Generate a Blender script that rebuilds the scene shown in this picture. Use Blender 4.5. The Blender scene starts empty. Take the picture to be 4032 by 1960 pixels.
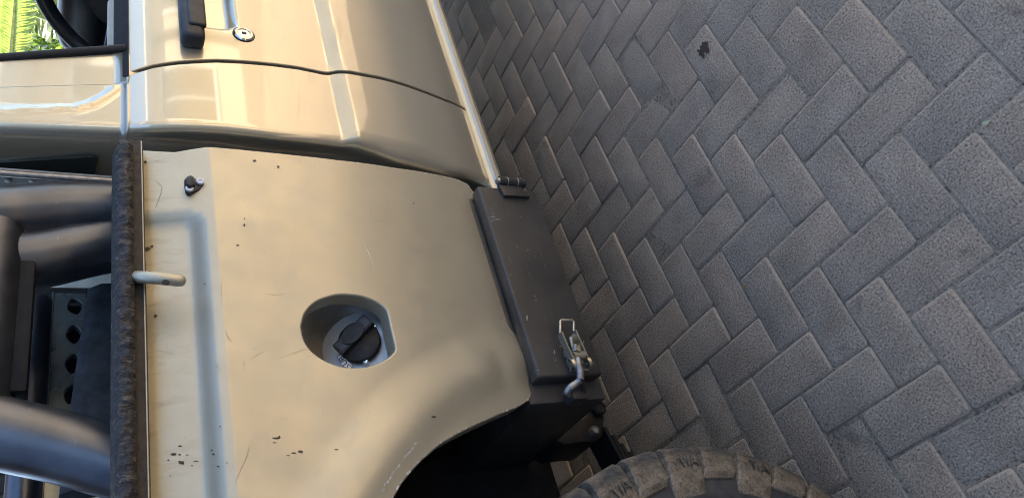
import bpy, bmesh, math, random
import numpy as np
from mathutils import Vector, Matrix
from mathutils.geometry import delaunay_2d_cdt

random.seed(7)
rng = np.random.default_rng(7)
SC = bpy.context.scene
COL = SC.collection

# ------------------------------------------------------------------ camera, sky, sun, exposure
# world: X = towards the front of the truck, Y = into the truck, Z = up, ground z = 0
F_PX, PW, PH = 2950.0, 4032.0, 1960.0
CAM = Vector((0.0, -0.97, 1.3754))
M = Matrix(((-0.27143739, -0.43099206, -0.86056237),
            (-0.81169827, 0.58297007, -0.03594186),
            (0.51717276, 0.68876102, -0.50807538)))          # world -> camera (right, down, forward)
MT = M.transposed()
cam_d = bpy.data.cameras.new('camera')
cam = bpy.data.objects.new('camera', cam_d)
COL.objects.link(cam)
cam_d.sensor_fit = 'HORIZONTAL'
cam_d.sensor_width = 36.0
cam_d.lens = 36.0 * F_PX / PW
cam_d.clip_start = 0.02
cam_d.clip_end = 400
r = MT @ Vector((1, 0, 0)); u = MT @ Vector((0, -1, 0)); b = MT @ Vector((0, 0, -1))
cam.matrix_world = Matrix(((r.x, u.x, b.x, CAM.x), (r.y, u.y, b.y, CAM.y), (r.z, u.z, b.z, CAM.z), (0, 0, 0, 1)))
SC.camera = cam

SUN_EL, SUN_AZ = 48.0, 14.0          # azimuth measured from +Y towards +X
W = bpy.data.worlds.new("World")
SC.world = W
W.use_nodes = True
wn = W.node_tree
bg = wn.nodes['Background']
sky = wn.nodes.new('ShaderNodeTexSky')
sky.sky_type = 'NISHITA'
sky.sun_disc = False
sky.sun_elevation = math.radians(SUN_EL)
sky.sun_rotation = math.radians(SUN_AZ)
sky.air_density = 1.0
sky.dust_density = 0.6
sky.ozone_density = 2.0
wn.links.new(sky.outputs[0], bg.inputs[0])
bg.inputs[1].default_value = 0.13
sd = Vector((math.sin(math.radians(SUN_AZ)) * math.cos(math.radians(SUN_EL)),
             math.cos(math.radians(SUN_AZ)) * math.cos(math.radians(SUN_EL)), math.sin(math.radians(SUN_EL))))
sun_d = bpy.data.lights.new('sun', 'SUN')
sun_d.energy = 4.6
sun_d.angle = math.radians(0.5)
sun_d.color = (1.0, 0.92, 0.74)
sun = bpy.data.objects.new('sun', sun_d)
COL.objects.link(sun)
sun.rotation_euler = sd.to_track_quat('Z', 'Y').to_euler()
SC.view_settings.view_transform = 'Standard'
SC.view_settings.look = 'None'
SC.view_settings.exposure = 2.2
SC.view_settings.gamma = 1.0
SC.view_settings.use_curve_mapping = False
SC.cycles.max_bounces = 8
SC.cycles.use_denoising = True
SC.cycles.filter_width = 1.05

# ------------------------------------------------------------------ helpers
KD = PW / 2576.0

def ray(u, v):
    return MT @ Vector((u * KD - PW / 2, v * KD - PH / 2, F_PX))

def at(u, v, y=0.0):
    """point of the vertical plane Y = y measured at photo position (u, v)"""
    d = ray(u, v)
    return CAM + d * ((y - CAM.y) / d.y)

def atx(u, v, x):
    d = ray(u, v)
    return CAM + d * ((x - CAM.x) / d.x)

def atz(u, v, z=0.0):
    d = ray(u, v)
    return CAM + d * ((z - CAM.z) / d.z)

def on(u, v, prof, y0=0.0):
    """point of a body side with outline y = prof(x, z)"""
    y = y0
    for _ in range(25):
        p = at(u, v, y)
        y += 0.6 * (max(-0.2, min(0.3, prof(p.x, p.z))) - y)
    p = at(u, v, y)
    return (p.x, p.z)

def sstep(a, b, t):
    t = min(1.0, max(0.0, (t - a) / (b - a)))
    return t * t * (3 - 2 * t)

def tag(o, label=None, cat=None, group=None, kind=None):
    if label: o['label'] = label
    if cat: o['category'] = cat
    if group: o['group'] = group
    if kind: o['kind'] = kind
    return o

def empty(name, loc=(0, 0, 0), parent=None):
    o = bpy.data.objects.new(name, None)
    COL.objects.link(o)
    o.location = loc
    o.empty_display_size = 0.1
    if parent: o.parent = parent
    return o

def link(name, me, mat, parent=None):
    o = bpy.data.objects.new(name, me)
    COL.objects.link(o)
    if mat is not None and len(me.materials) == 0:
        me.materials.append(mat)
    if parent is not None:
        o.parent = parent
        o.matrix_parent_inverse = Matrix.Translation(-pworld(parent))
    return o

def pworld(o):
    v = Vector((0, 0, 0))
    while o is not None:
        v = v + o.location
        # parents of geometry here are pure translations
        if o.parent is not None and o.matrix_parent_inverse != Matrix.Identity(4):
            v = v + o.matrix_parent_inverse.translation
        o = o.parent
    return v

def mesh_py(name, verts, faces, mat, parent=None, smooth=False, angle=None):
    me = bpy.data.meshes.new(name)
    me.from_pydata([tuple(v) for v in verts], [], faces)
    me.update()
    if smooth:
        me.polygons.foreach_set('use_smooth', [True] * len(me.polygons))
        if angle:
            me.set_sharp_from_angle(angle=math.radians(angle))
    return link(name, me, mat, parent)

def bm_obj(name, bm, mat, parent=None, smooth=True, angle=35):
    bmesh.ops.recalc_face_normals(bm, faces=bm.faces[:])
    me = bpy.data.meshes.new(name)
    bm.to_mesh(me)
    bm.free()
    if smooth:
        me.polygons.foreach_set('use_smooth', [True] * len(me.polygons))
        me.set_sharp_from_angle(angle=math.radians(angle))
    return link(name, me, mat, parent)

def add_box(bm, lo, hi, bev=0.0, seg=2, mat4=None):
    res = bmesh.ops.create_cube(bm, size=1.0)
    vs = res['verts']
    for v in vs:
        v.co = Vector([(lo[i] + hi[i]) / 2 + v.co[i] * (hi[i] - lo[i]) for i in range(3)])
    if bev > 0:
        es = list({e for v in vs for e in v.link_edges})
        out = bmesh.ops.bevel(bm, geom=es, offset=bev, segments=seg, affect='EDGES', profile=0.5, clamp_overlap=True)
        vs = list({v for f in out['faces'] for v in f.verts} | {v for v in vs if v.is_valid})
    if mat4 is not None:
        for v in vs: v.co = mat4 @ v.co
    return vs

def box(name, lo, hi, mat, parent=None, bev=0.0, seg=2):
    bm = bmesh.new()
    add_box(bm, lo, hi, bev, seg)
    return bm_obj(name, bm, mat, parent)

def catmull(pts, n=8):
    pts = [Vector(p) for p in pts]
    P = [pts[0] * 2 - pts[1]] + pts + [pts[-1] * 2 - pts[-2]]
    out = []
    for i in range(1, len(P) - 2):
        p0, p1, p2, p3 = P[i - 1], P[i], P[i + 1], P[i + 2]
        for k in range(n):
            t = k / n
            out.append(0.5 * ((2 * p1) + (p2 - p0) * t + (2 * p0 - 5 * p1 + 4 * p2 - p3) * t * t + (3 * p1 - p0 - 3 * p2 + p3) * t ** 3))
    out.append(pts[-1])
    return out

def add_tube(bm, path, rad, seg=16, cap=True, flat=None):
    path = [Vector(p) for p in path]
    n = len(path)
    rads = rad if isinstance(rad, (list, tuple)) else [rad] * n
    t0 = (path[1] - path[0]).normalized()
    ref = Vector((0, 0, 1)) if abs(t0.z) < 0.9 else Vector((1, 0, 0))
    nrm = (ref - t0 * ref.dot(t0)).normalized()
    rings = []
    for i, p in enumerate(path):
        t = (path[min(i + 1, n - 1)] - path[max(i - 1, 0)]).normalized()
        nrm = (nrm - t * nrm.dot(t)).normalized()
        bn = t.cross(nrm)
        a = 1.0 if flat is None else flat
        rings.append([bm.verts.new(p + (nrm * math.cos(2 * math.pi * k / seg) + bn * a * math.sin(2 * math.pi * k / seg)) * rads[i]) for k in range(seg)])
    for i in range(n - 1):
        for k in range(seg):
            bm.faces.new((rings[i][k], rings[i][(k + 1) % seg], rings[i + 1][(k + 1) % seg], rings[i + 1][k]))
    if cap:
        bm.faces.new(rings[0][::-1])
        bm.faces.new(rings[-1])

def tube(name, path, rad, mat, parent=None, seg=16, flat=None):
    bm = bmesh.new()
    add_tube(bm, path, rad, seg, flat=flat)
    return bm_obj(name, bm, mat, parent, angle=50)

def add_lathe(bm, prof, c, axis, seg=32):
    """prof: (radius, offset along axis)"""
    axis = Vector(axis).normalized()
    ref = Vector((0, 0, 1)) if abs(axis.z) < 0.9 else Vector((1, 0, 0))
    e1 = (ref - axis * ref.dot(axis)).normalized()
    e2 = axis.cross(e1)
    c = Vector(c)
    rings = []
    for rr, h in prof:
        if rr < 1e-6:
            rings.append([bm.verts.new(c + axis * h)])
        else:
            rings.append([bm.verts.new(c + axis * h + (e1 * math.cos(2 * math.pi * k / seg) + e2 * math.sin(2 * math.pi * k / seg)) * rr) for k in range(seg)])
    for a, bb in zip(rings, rings[1:]):
        for k in range(seg):
            k2 = (k + 1) % seg
            if len(a) == 1 and len(bb) == 1: continue
            if len(a) == 1: bm.faces.new((a[0], bb[k2], bb[k]))
            elif len(bb) == 1: bm.faces.new((a[k], a[k2], bb[0]))
            else: bm.faces.new((a[k], a[k2], bb[k2], bb[k]))

def lathe(name, prof, c, axis, mat, parent=None, seg=32, angle=35):
    bm = bmesh.new()
    add_lathe(bm, prof, c, axis, seg)
    return bm_obj(name, bm, mat, parent, angle=angle)

def add_prism(bm, pts, ext, bev=0.0, seg=2):
    """polygon of 3-D points, extruded by the vector ext"""
    ext = Vector(ext)
    a = [bm.verts.new(Vector(p)) for p in pts]
    c = [bm.verts.new(Vector(p) + ext) for p in pts]
    n = len(pts)
    fs = [bm.faces.new(a), bm.faces.new(c[::-1])]
    for i in range(n):
        fs.append(bm.faces.new((a[i], c[i], c[(i + 1) % n], a[(i + 1) % n])))
    bmesh.ops.recalc_face_normals(bm, faces=fs)
    if bev > 0:
        es = list({e for v in a for e in v.link_edges if (e.verts[0] in a and e.verts[1] in a)})
        bmesh.ops.bevel(bm, geom=es, offset=bev, segments=seg, affect='EDGES', profile=0.5, clamp_overlap=True)

def prism(name, pts, ext, mat, parent=None, bev=0.0, angle=35):
    bm = bmesh.new()
    add_prism(bm, pts, ext, bev)
    return bm_obj(name, bm, mat, parent, angle=angle)

def in_poly(P, poly):
    x, y = P[:, 0], P[:, 1]
    ins = np.zeros(len(P), bool)
    n = len(poly)
    for i in range(n):
        x1, y1 = poly[i]; x2, y2 = poly[(i + 1) % n]
        if y1 == y2: continue
        c = ((y1 > y) != (y2 > y)) & (x < (x2 - x1) * (y - y1) / (y2 - y1) + x1)
        ins ^= c
    return ins

def poly_dist(P, poly):
    d = np.full(len(P), 1e9)
    n = len(poly)
    for i in range(n):
        a = np.array(poly[i]); bb = np.array(poly[(i + 1) % n])
        ab = bb - a; L = (ab @ ab) + 1e-12
        t = np.clip(((P - a) @ ab) / L, 0, 1)
        d = np.minimum(d, np.hypot(*(P - a - t[:, None] * ab).T))
    return d

def densify(poly, step):
    out = []
    n = len(poly)
    for i in range(n):
        a = np.array(poly[i], float); bb = np.array(poly[(i + 1) % n], float)
        m = max(1, int(np.hypot(*(bb - a)) / step))
        for k in range(m): out.append(tuple(a + (bb - a) * k / m))
    return out

def sheet(name, outer, fmap, step, mat, parent, holes=(), xs=None, zs=None, skirt=0.02, lip=0.003):
    """pressed panel: the (s, z) region `outer` minus `holes`, bent by fmap(s, z) -> (x, y, z), true normals, folded rim"""
    loops = [densify(outer, step)] + [densify(h, step * 0.6) for h in holes]
    A = np.array(loops[0])
    x0, z0 = A.min(0); x1, z1 = A.max(0)
    gx = xs if xs is not None else np.arange(x0 + step, x1, step)
    gz = zs if zs is not None else np.arange(z0 + step, z1, step)
    G = np.array([(a, c) for a in gx for c in gz])
    keep = in_poly(G, loops[0]) & (poly_dist(G, loops[0]) > step * 0.45)
    for h in loops[1:]:
        keep &= ~in_poly(G, h) & (poly_dist(G, h) > step * 0.3)
    G = G[keep]
    pts, edges = [], []
    for lp in loops:
        s = len(pts)
        pts += [Vector(p) for p in lp]
        edges += [(s + i, s + (i + 1) % len(lp)) for i in range(len(lp))]
    nb = len(pts)
    pts += [Vector(p) for p in G]
    vs, es, fs, *_ = delaunay_2d_cdt(pts, edges, [], 0, 1e-6)
    V2 = np.array([tuple(v) for v in vs])
    Fa = np.array([f for f in fs if len(f) == 3])
    cen = V2[Fa].mean(1)
    k = in_poly(cen, loops[0])
    for h in loops[1:]: k &= ~in_poly(cen, h)
    Fa = Fa[k]
    e = 5e-4
    verts, norms = [], []
    for s, z in V2:
        p = Vector(fmap(s, z))
        ds = Vector(fmap(s + e, z)) - Vector(fmap(s - e, z))
        dz = Vector(fmap(s, z + e)) - Vector(fmap(s, z - e))
        nn = ds.cross(dz)
        norms.append(nn.normalized()); verts.append(p)
    faces = []
    for f in Fa:
        a, bb, c = V2[f]
        ar = (bb[0] - a[0]) * (c[1] - a[1]) - (bb[1] - a[1]) * (c[0] - a[0])
        faces.append(tuple(int(q) for q in (f if ar > 0 else f[::-1])))
    # folded rim: two rings, the second goes back along -normal
    used_edges = {}
    for f in faces:
        for i in range(3):
            a, bb = f[i], f[(i + 1) % 3]
            used_edges[(a, bb)] = 1
    rim = [(a, bb) for (a, bb) in used_edges if (bb, a) not in used_edges]
    nv = {}
    acc = {}
    for a, bb in rim:
        ta = (verts[bb] - verts[a])
        o = ta.cross((norms[a] + norms[bb]) / 2)
        if o.length > 1e-9:
            o.normalize()
        for q in (a, bb): acc[q] = acc.get(q, Vector((0, 0, 0))) + o
    if skirt > 0:
        for q, o in acc.items():
            o = o.normalized() if o.length > 1e-9 else Vector((0, 0, 1))
            ids = []
            for off, back, nrm in ((0.0, 0.0, norms[q]), (lip, lip * 0.35, (norms[q] + o).normalized()), (lip * 1.6, lip * 1.6, o), (lip * 1.6, skirt, o)):
                ids.append(len(verts))
                verts.append(verts[q] + o * off - norms[q] * back)
                norms.append(nrm)
            nv[q] = ids
        for a, bb in rim:
            A_, B_ = nv[a], nv[bb]
            for i in range(3):
                faces.append((bb, a, A_[1], B_[1]) if i == 0 else (B_[i], A_[i], A_[i + 1], B_[i + 1]))
    me = bpy.data.meshes.new(name)
    me.from_pydata([tuple(v) for v in verts], [], faces)
    me.polygons.foreach_set('use_smooth', [True] * len(me.polygons))
    me.normals_split_custom_set_from_vertices([tuple(n) for n in norms])
    me.update()
    return link(name, me, mat, parent)

# ------------------------------------------------------------------ materials
class NT:
    def __init__(self, name):
        self.m = bpy.data.materials.new(name)
        self.m.use_nodes = True
        self.t = self.m.node_tree
        self.n = self.t.nodes
        self.p = self.n['Principled BSDF']
        self.co = None
    def node(self, typ, **kw):
        x = self.n.new(typ)
        for k, v in kw.items(): setattr(x, k, v)
        return x
    def l(self, a, bb): self.t.links.new(a, bb)
    def coords(self, world=False):
        if world:
            return self.node('ShaderNodeNewGeometry').outputs['Position']
        if self.co is None: self.co = self.node('ShaderNodeTexCoord').outputs['Object']
        return self.co
    def noise(self, scale, detail=4, rough=0.6, vec=None, stretch=None, dist=0.0):
        x = self.node('ShaderNodeTexNoise')
        x.inputs['Scale'].default_value = scale
        x.inputs['Detail'].default_value = detail
        x.inputs['Roughness'].default_value = rough
        x.inputs['Distortion'].default_value = dist
        v = vec if vec is not None else self.coords()
        if stretch:
            mp = self.node('ShaderNodeMapping')
            mp.inputs['Scale'].default_value = stretch
            self.l(v, mp.inputs[0]); v = mp.outputs[0]
        self.l(v, x.inputs['Vector'])
        return x.outputs['Fac']
    def vor(self, scale, feature='F1', vec=None):
        x = self.node('ShaderNodeTexVoronoi', feature=feature)
        x.inputs['Scale'].default_value = scale
        self.l(vec if vec is not None else self.coords(), x.inputs['Vector'])
        return x.outputs['Distance']
    def ramp(self, fac, stops):
        x = self.node('ShaderNodeValToRGB')
        el = x.color_ramp.elements
        while len(el) < len(stops): el.new(0.5)
        for e, (pos, c) in zip(el, stops):
            e.position = pos
            e.color = (c, c, c, 1) if isinstance(c, (int, float)) else (*c, 1)
        self.l(fac, x.inputs[0])
        return x.outputs[0]
    def mix(self, fac, a, bb, mode='MIX'):
        x = self.node('ShaderNodeMix', data_type='RGBA', blend_type=mode)
        for s, v in ((0, fac), (6, a), (7, bb)):
            if isinstance(v, (int, float)): x.inputs[s].default_value = v
            elif isinstance(v, tuple): x.inputs[s].default_value = (*v, 1)
            else: self.l(v, x.inputs[s])
        return x.outputs[2]
    def math(self, op, a, bb=0.0):
        x = self.node('ShaderNodeMath', operation=op)
        for i, v in enumerate((a, bb)):
            if isinstance(v, (int, float)): x.inputs[i].default_value = v
            else: self.l(v, x.inputs[i])
        return x.outputs[0]
    def bump(self, h, strength=0.3, dist=0.002, prev=None):
        x = self.node('ShaderNodeBump')
        x.inputs['Strength'].default_value = strength
        x.inputs['Distance'].default_value = dist
        self.l(h, x.inputs['Height'])
        if prev is not None: self.l(prev, x.inputs['Normal'])
        return x.outputs[0]
    def set(self, **kw):
        names = dict(color='Base Color', rough='Roughness', metal='Metallic', coat='Coat Weight', coatr='Coat Roughness',
                     normal='Normal', spec='Specular IOR Level', trans='Transmission Weight', ior='IOR', sss='Subsurface Weight')
        for k, v in kw.items():
            s = self.p.inputs[names[k]]
            if isinstance(v, (int, float)): s.default_value = v
            elif isinstance(v, tuple): s.default_value = (*v, 1)
            else: self.l(v, s)
        return self.m

def simple(name, col, rough=0.5, metal=0.0, var=0.25, scale=30, bump=0.0, bscale=200, **kw):
    t = NT(name)
    f = t.noise(scale, 4, 0.6)
    dark = tuple(c * (1 - var) for c in col); light = tuple(min(1, c * (1 + var)) for c in col)
    t.set(color=t.ramp(f, [(0.3, dark), (0.7, light)]), metal=metal, **kw)
    t.set(rough=t.ramp(t.noise(scale * 1.7, 3, 0.5), [(0.3, max(0, rough - 0.08)), (0.7, min(1, rough + 0.08))]))
    if bump > 0: t.set(normal=t.bump(t.noise(bscale, 4, 0.6), bump, 0.001))
    return t.m

PAINT = (0.495, 0.445, 0.325)

def mat_cab_paint():
    t = NT('gloss_champagne_paint')
    fl = t.noise(2500, 1, 0.5)
    c = t.mix(t.ramp(fl, [(0.35, 0.0), (0.7, 1.0)]), tuple(c * 0.92 for c in PAINT), tuple(c * 1.06 for c in PAINT))
    dust = t.ramp(t.noise(9, 5, 0.65), [(0.4, 0.0), (0.8, 0.25)])
    c = t.mix(dust, c, (0.40, 0.34, 0.25))
    t.set(color=c, metal=0.72, rough=0.38, coat=1.0, coatr=0.04, spec=0.5)
    t.p.inputs['Coat IOR'].default_value = 1.9
    t.set(normal=t.bump(t.noise(16, 3, 0.55), 0.11, 0.004))
    return t.m

def mat_bed_paint():
    t = NT('faded_champagne_paint')
    co = t.coords()
    c = t.mix(t.ramp(t.noise(5, 5, 0.6), [(0.3, 0.0), (0.75, 1.0)]), tuple(c * 0.95 for c in PAINT), (0.53, 0.48, 0.355))
    # fine dirt specks and rubbed spots
    sp = t.ramp(t.noise(90, 3, 0.7), [(0.70, 0.0), (0.78, 0.5)])
    c = t.mix(sp, c, (0.26, 0.2, 0.13))
    scr = t.ramp(t.noise(60, 3, 0.6, stretch=(0.25, 1, 2.2), dist=0.4), [(0.70, 0.0), (0.76, 0.35)])
    c = t.mix(scr, c, (0.30, 0.24, 0.17))
    sx = t.node('ShaderNodeSeparateXYZ'); t.l(co, sx.inputs[0])
    run = t.noise(55, 4, 0.65, stretch=(1.0, 1.0, 0.10), dist=0.3)
    low = t.ramp(t.math('MULTIPLY', t.math('SUBTRACT', sx.outputs[2], 1.20), 11.0), [(0.0, 0.0), (1.0, 1.0)])
    rm = t.math('MULTIPLY', low, t.ramp(run, [(0.52, 0.0), (0.72, 0.55)]))
    c = t.mix(rm, c, (0.24, 0.155, 0.075))
    dust = t.ramp(t.noise(3.2, 6, 0.7), [(0.42, 0.0), (0.75, 0.35)])
    c = t.mix(dust, c, (0.42, 0.37, 0.265))
    t.set(color=c, metal=0.62, coat=0.2, coatr=0.25)
    t.set(rough=t.ramp(t.noise(25, 4, 0.6), [(0.3, 0.42), (0.7, 0.54)]))
    t.set(normal=t.bump(t.noise(6, 2, 0.5), 0.06, 0.008))
    return t.m

def mat_paver():
    t = NT('concrete_paver')
    oi = t.node('ShaderNodeObjectInfo')
    geo_ = t.node('ShaderNodeNewGeometry')
    RND = t.math('FRACT', t.math('ADD', oi.outputs['Random'], geo_.outputs['Random Per Island']))
    off = t.node('ShaderNodeVectorMath', operation='SCALE')
    comb = t.node('ShaderNodeCombineXYZ')
    t.l(RND, comb.inputs[0])
    t.l(t.math('MULTIPLY', RND, 3.7), comb.inputs[1])
    t.l(comb.outputs[0], off.inputs[0]); off.inputs['Scale'].default_value = 7.0
    add = t.node('ShaderNodeVectorMath', operation='ADD')
    t.l(t.coords(), add.inputs[0]); t.l(off.outputs[0], add.inputs[1])
    v = add.outputs[0]
    base = t.ramp(RND, [(0.0, (0.35, 0.268, 0.190)), (0.15, (0.41, 0.300, 0.206)), (0.3, (0.32, 0.256, 0.194)), (0.45, (0.37, 0.280, 0.198)),
                                         (0.6, (0.425, 0.296, 0.200)), (0.75, (0.335, 0.262, 0.194)), (0.88, (0.40, 0.304, 0.215)), (1.0, (0.305, 0.228, 0.166))])
    base = t.mix(0.4, base, (0.365, 0.278, 0.198))
    blot = t.ramp(t.noise(9, 4, 0.6, vec=v), [(0.3, 0.86), (0.7, 1.22)])
    c = t.mix(1.0, base, blot, 'MULTIPLY')
    red = t.ramp(t.noise(16, 3, 0.6, vec=v), [(0.60, 0.0), (0.75, 0.4)])
    c = t.mix(red, c, (0.33, 0.19, 0.13))
    wp = t.coords(True)
    soil = t.ramp(t.noise(1.7, 5, 0.65, vec=wp), [(0.32, 0.84), (0.5, 1.0), (0.7, 1.08)])
    c = t.mix(1.0, c, soil, 'MULTIPLY')
    oil = t.ramp(t.noise(5.5, 3, 0.6, vec=wp, dist=0.8), [(0.66, 0.0), (0.74, 0.4)])
    c = t.mix(oil, c, (0.07, 0.055, 0.045))
    spot = t.ramp(t.noise(38, 2, 0.5, vec=wp), [(0.74, 0.0), (0.78, 0.6)])
    c = t.mix(spot, c, (0.06, 0.045, 0.035))
    g1 = t.noise(230, 4, 0.8, vec=v)
    gr = t.ramp(g1, [(0.36, 0.20), (0.45, 0.78), (0.56, 1.12), (0.68, 1.75)])
    c = t.mix(1.0, c, gr, 'MULTIPLY')
    st = t.ramp(t.vor(120, vec=v), [(0.12, 0.30), (0.24, 1.0)])
    c = t.mix(0.6, c, st, 'MULTIPLY')
    # sandy dust caught along the worn edges
    sx = t.node('ShaderNodeSeparateXYZ'); t.l(t.coords(), sx.inputs[0])
    ex = t.math('SUBTRACT', t.math('ABSOLUTE', sx.outputs[0]), 0.0985 - 0.0055)
    ey = t.math('SUBTRACT', t.math('ABSOLUTE', sx.outputs[1]), 0.0485 - 0.0055)
    edge = t.math('MAXIMUM', ex, ey)
    edge = t.math('ADD', edge, t.math('MULTIPLY', t.math('SUBTRACT', g1, 0.5), 0.008))
    em = t.ramp(t.math('MULTIPLY', t.math('ADD', edge, 0.003), 130.0), [(0.15, 0.0), (0.75, 0.58)])
    c = t.mix(em, c, (0.50, 0.385, 0.275))
    t.set(color=c, rough=0.9, spec=0.25)
    t.set(normal=t.bump(g1, 0.8, 0.0038))
    return t.m

def mat_sand():
    t = NT('joint_sand')
    f = t.noise(200, 4, 0.7)
    c = t.ramp(f, [(0.36, (0.07, 0.052, 0.036)), (0.52, (0.34, 0.26, 0.18))])
    big = t.ramp(t.noise(4, 3, 0.6), [(0.35, 0.7), (0.7, 1.1)])
    t.set(color=t.mix(1.0, c, big, 'MULTIPLY'), rough=0.95, normal=t.bump(f, 0.8, 0.003))
    return t.m

def mat_black_box():
    t = NT('black_powder_coat')
    f = t.noise(6, 5, 0.65)
    c = t.ramp(f, [(0.3, (0.022, 0.021, 0.02)), (0.75, (0.05, 0.044, 0.037))])
    s = t.ramp(t.noise(40, 4, 0.7, stretch=(0.5, 1, 3), dist=0.5), [(0.60, 0.0), (0.74, 0.5)])
    c = t.mix(s, c, (0.15, 0.135, 0.11))
    d2 = t.ramp(t.noise(11, 5, 0.7), [(0.50, 0.0), (0.75, 0.45)])
    c = t.mix(d2, c, (0.085, 0.08, 0.072))
    t.set(color=c, rough=t.ramp(t.noise(12, 4, 0.6), [(0.3, 0.36), (0.7, 0.58)]), normal=t.bump(t.noise(700, 2, 0.5), 0.12, 0.0006))
    return t.m

def mat_rail():
    t = NT('wrinkled_rail_rubber')
    w1 = t.noise(120, 4, 0.65, stretch=(1.5, 1, 0.6), dist=0.8)
    c = t.ramp(w1, [(0.38, (0.014, 0.012, 0.011)), (0.55, (0.032, 0.027, 0.023)), (0.72, (0.16, 0.12, 0.085))])
    t.set(color=c, rough=0.6, normal=t.bump(w1, 0.9, 0.006))
    return t.m

def mat_tyre():
    t = NT('dusty_tyre_rubber')
    geo = t.coords()
    f = t.noise(14, 5, 0.65)
    c = t.ramp(f, [(0.32, (0.035, 0.034, 0.034)), (0.46, (0.105, 0.084, 0.058)), (0.64, (0.235, 0.19, 0.135))])
    fine = t.ramp(t.noise(190, 4, 0.7), [(0.35, 0.45), (0.5, 0.95), (0.68, 1.3)])
    t.set(color=t.mix(1.0, c, fine, 'MULTIPLY'), rough=0.85, normal=t.bump(t.noise(120, 5, 0.7), 0.6, 0.004))
    return t.m

def mat_sidewall():
    t = NT('grey_sidewall_rubber')
    f = t.noise(22, 5, 0.65)
    c = t.ramp(f, [(0.35, (0.028, 0.029, 0.032)), (0.55, (0.05, 0.05, 0.052)), (0.72, (0.12, 0.11, 0.095))])
    t.set(color=c, rough=0.7, normal=t.bump(t.noise(90, 3, 0.6), 0.15, 0.002))
    return t.m

def mat_tube():
    t = NT('satin_grey_tube')
    c = t.ramp(t.noise(20, 5, 0.6), [(0.3, (0.10, 0.105, 0.118)), (0.7, (0.15, 0.155, 0.17))])
    t.set(normal=t.bump(t.noise(30, 5, 0.65), 0.10, 0.002))
    sc_ = t.ramp(t.noise(70, 4, 0.7, stretch=(0.6, 1, 1.6)), [(0.66, 0.0), (0.72, 0.5)])
    c = t.mix(sc_, c, (0.30, 0.29, 0.27))
    t.set(color=c, metal=0.9, rough=t.ramp(t.noise(40, 4, 0.6), [(0.3, 0.32), (0.7, 0.44)]))
    return t.m

def mat_leaf(name, col, trans=0.5, sc=40):
    t = NT(name)
    f = t.noise(sc, 3, 0.6)
    oi = t.node('ShaderNodeObjectInfo')
    c = t.ramp(f, [(0.3, tuple(x * 0.7 for x in col)), (0.7, tuple(min(1, x * 1.4) for x in col))])
    tr = t.node('ShaderNodeBsdfTranslucent')
    tc = t.mix(1.0, c, (1.6, 1.7, 0.55), 'MULTIPLY')
    t.l(tc, tr.inputs[0])
    t.set(color=c, rough=0.35)
    mx = t.node('ShaderNodeMixShader')
    mx.inputs[0].default_value = trans
    t.l(t.p.outputs[0], mx.inputs[1]); t.l(tr.outputs[0], mx.inputs[2])
    t.l(mx.outputs[0], t.n['Material Output'].inputs[0])
    return t.m

def mat_wall(name, col):
    t = NT(name)
    f = t.noise(1.2, 5, 0.6)
    c = t.ramp(f, [(0.3, tuple(x * 0.93 for x in col)), (0.7, tuple(min(1, x * 1.05) for x in col))])
    t.set(color=c, rough=0.85, normal=t.bump(t.noise(60, 4, 0.6), 0.4, 0.004))
    return t.m

M_CAB = mat_cab_paint()
M_BED = mat_bed_paint()
M_PAVER = mat_paver()
M_SAND = mat_sand()
M_BOX = mat_black_box()
M_RAIL = mat_rail()
M_TYRE = mat_tyre()
M_SIDE = mat_sidewall()
M_TUBE = mat_tube()
M_BOWL = simple('filler_bowl_shade_grey', (0.34, 0.325, 0.295), 0.38, 0.8, var=0.15, scale=40)  # body paint really; the bowl's shade is put into this darker grey
M_BLACK = simple('matt_black_trim', (0.022, 0.022, 0.023), 0.5, bump=0.15, bscale=300)
M_RUB = simple('black_rubber', (0.016, 0.016, 0.017), 0.62, bump=0.1, bscale=200, spec=0.25)
M_UNDER = simple('underbody_black', (0.012, 0.012, 0.013), 0.7, bump=0.4, bscale=60, spec=0.2)
M_CHROME = simple('chrome', (0.75, 0.74, 0.72), 0.12, 1.0, var=0.05)
M_ZINC = simple('yellow_zinc_plate', (0.46, 0.43, 0.34), 0.40, 0.9, var=0.3, scale=60)
M_STEEL = simple('worn_steel', (0.32, 0.30, 0.28), 0.42, 0.8, var=0.35, scale=80)
M_RUST = simple('rusty_steel', (0.030, 0.021, 0.015), 0.75, 0.0, var=0.4, scale=90, bump=0.4)
M_WHITE = simple('white_plastic', (0.72, 0.72, 0.74), 0.4, var=0.06)
M_LABEL = simple('pale_sticker', (0.85, 0.86, 0.87), 0.45, var=0.08)
M_INK = simple('black_ink', (0.03, 0.03, 0.035), 0.5)
M_CAP = simple('dusty_black_plastic', (0.020, 0.019, 0.018), 0.5, var=0.6, scale=60, bump=0.25, spec=0.3)
M_CHIP = simple('paint_chip_brown', (0.075, 0.055, 0.042), 0.75, var=0.5, scale=200)
M_SCR = simple('scratch_pale', (0.60, 0.58, 0.55), 0.55)
M_SCRD = simple('scratch_dark', (0.30, 0.25, 0.175), 0.6)
M_GALV = simple('galvanised_channel', (0.34, 0.37, 0.34), 0.3, 0.7, var=0.3, scale=12)
M_HEAD = simple('worn_grey_green_sheet', (0.34, 0.35, 0.32), 0.42, 0.3, var=0.3, scale=14)
M_MAT = simple('black_felted_rubber', (0.03, 0.034, 0.036), 0.85, var=0.5, scale=40, bump=0.6, bscale=220)
M_GLASS = NT('tinted_rear_glass').set(color=(0.02, 0.025, 0.022), rough=0.04, spec=0.8)
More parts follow.
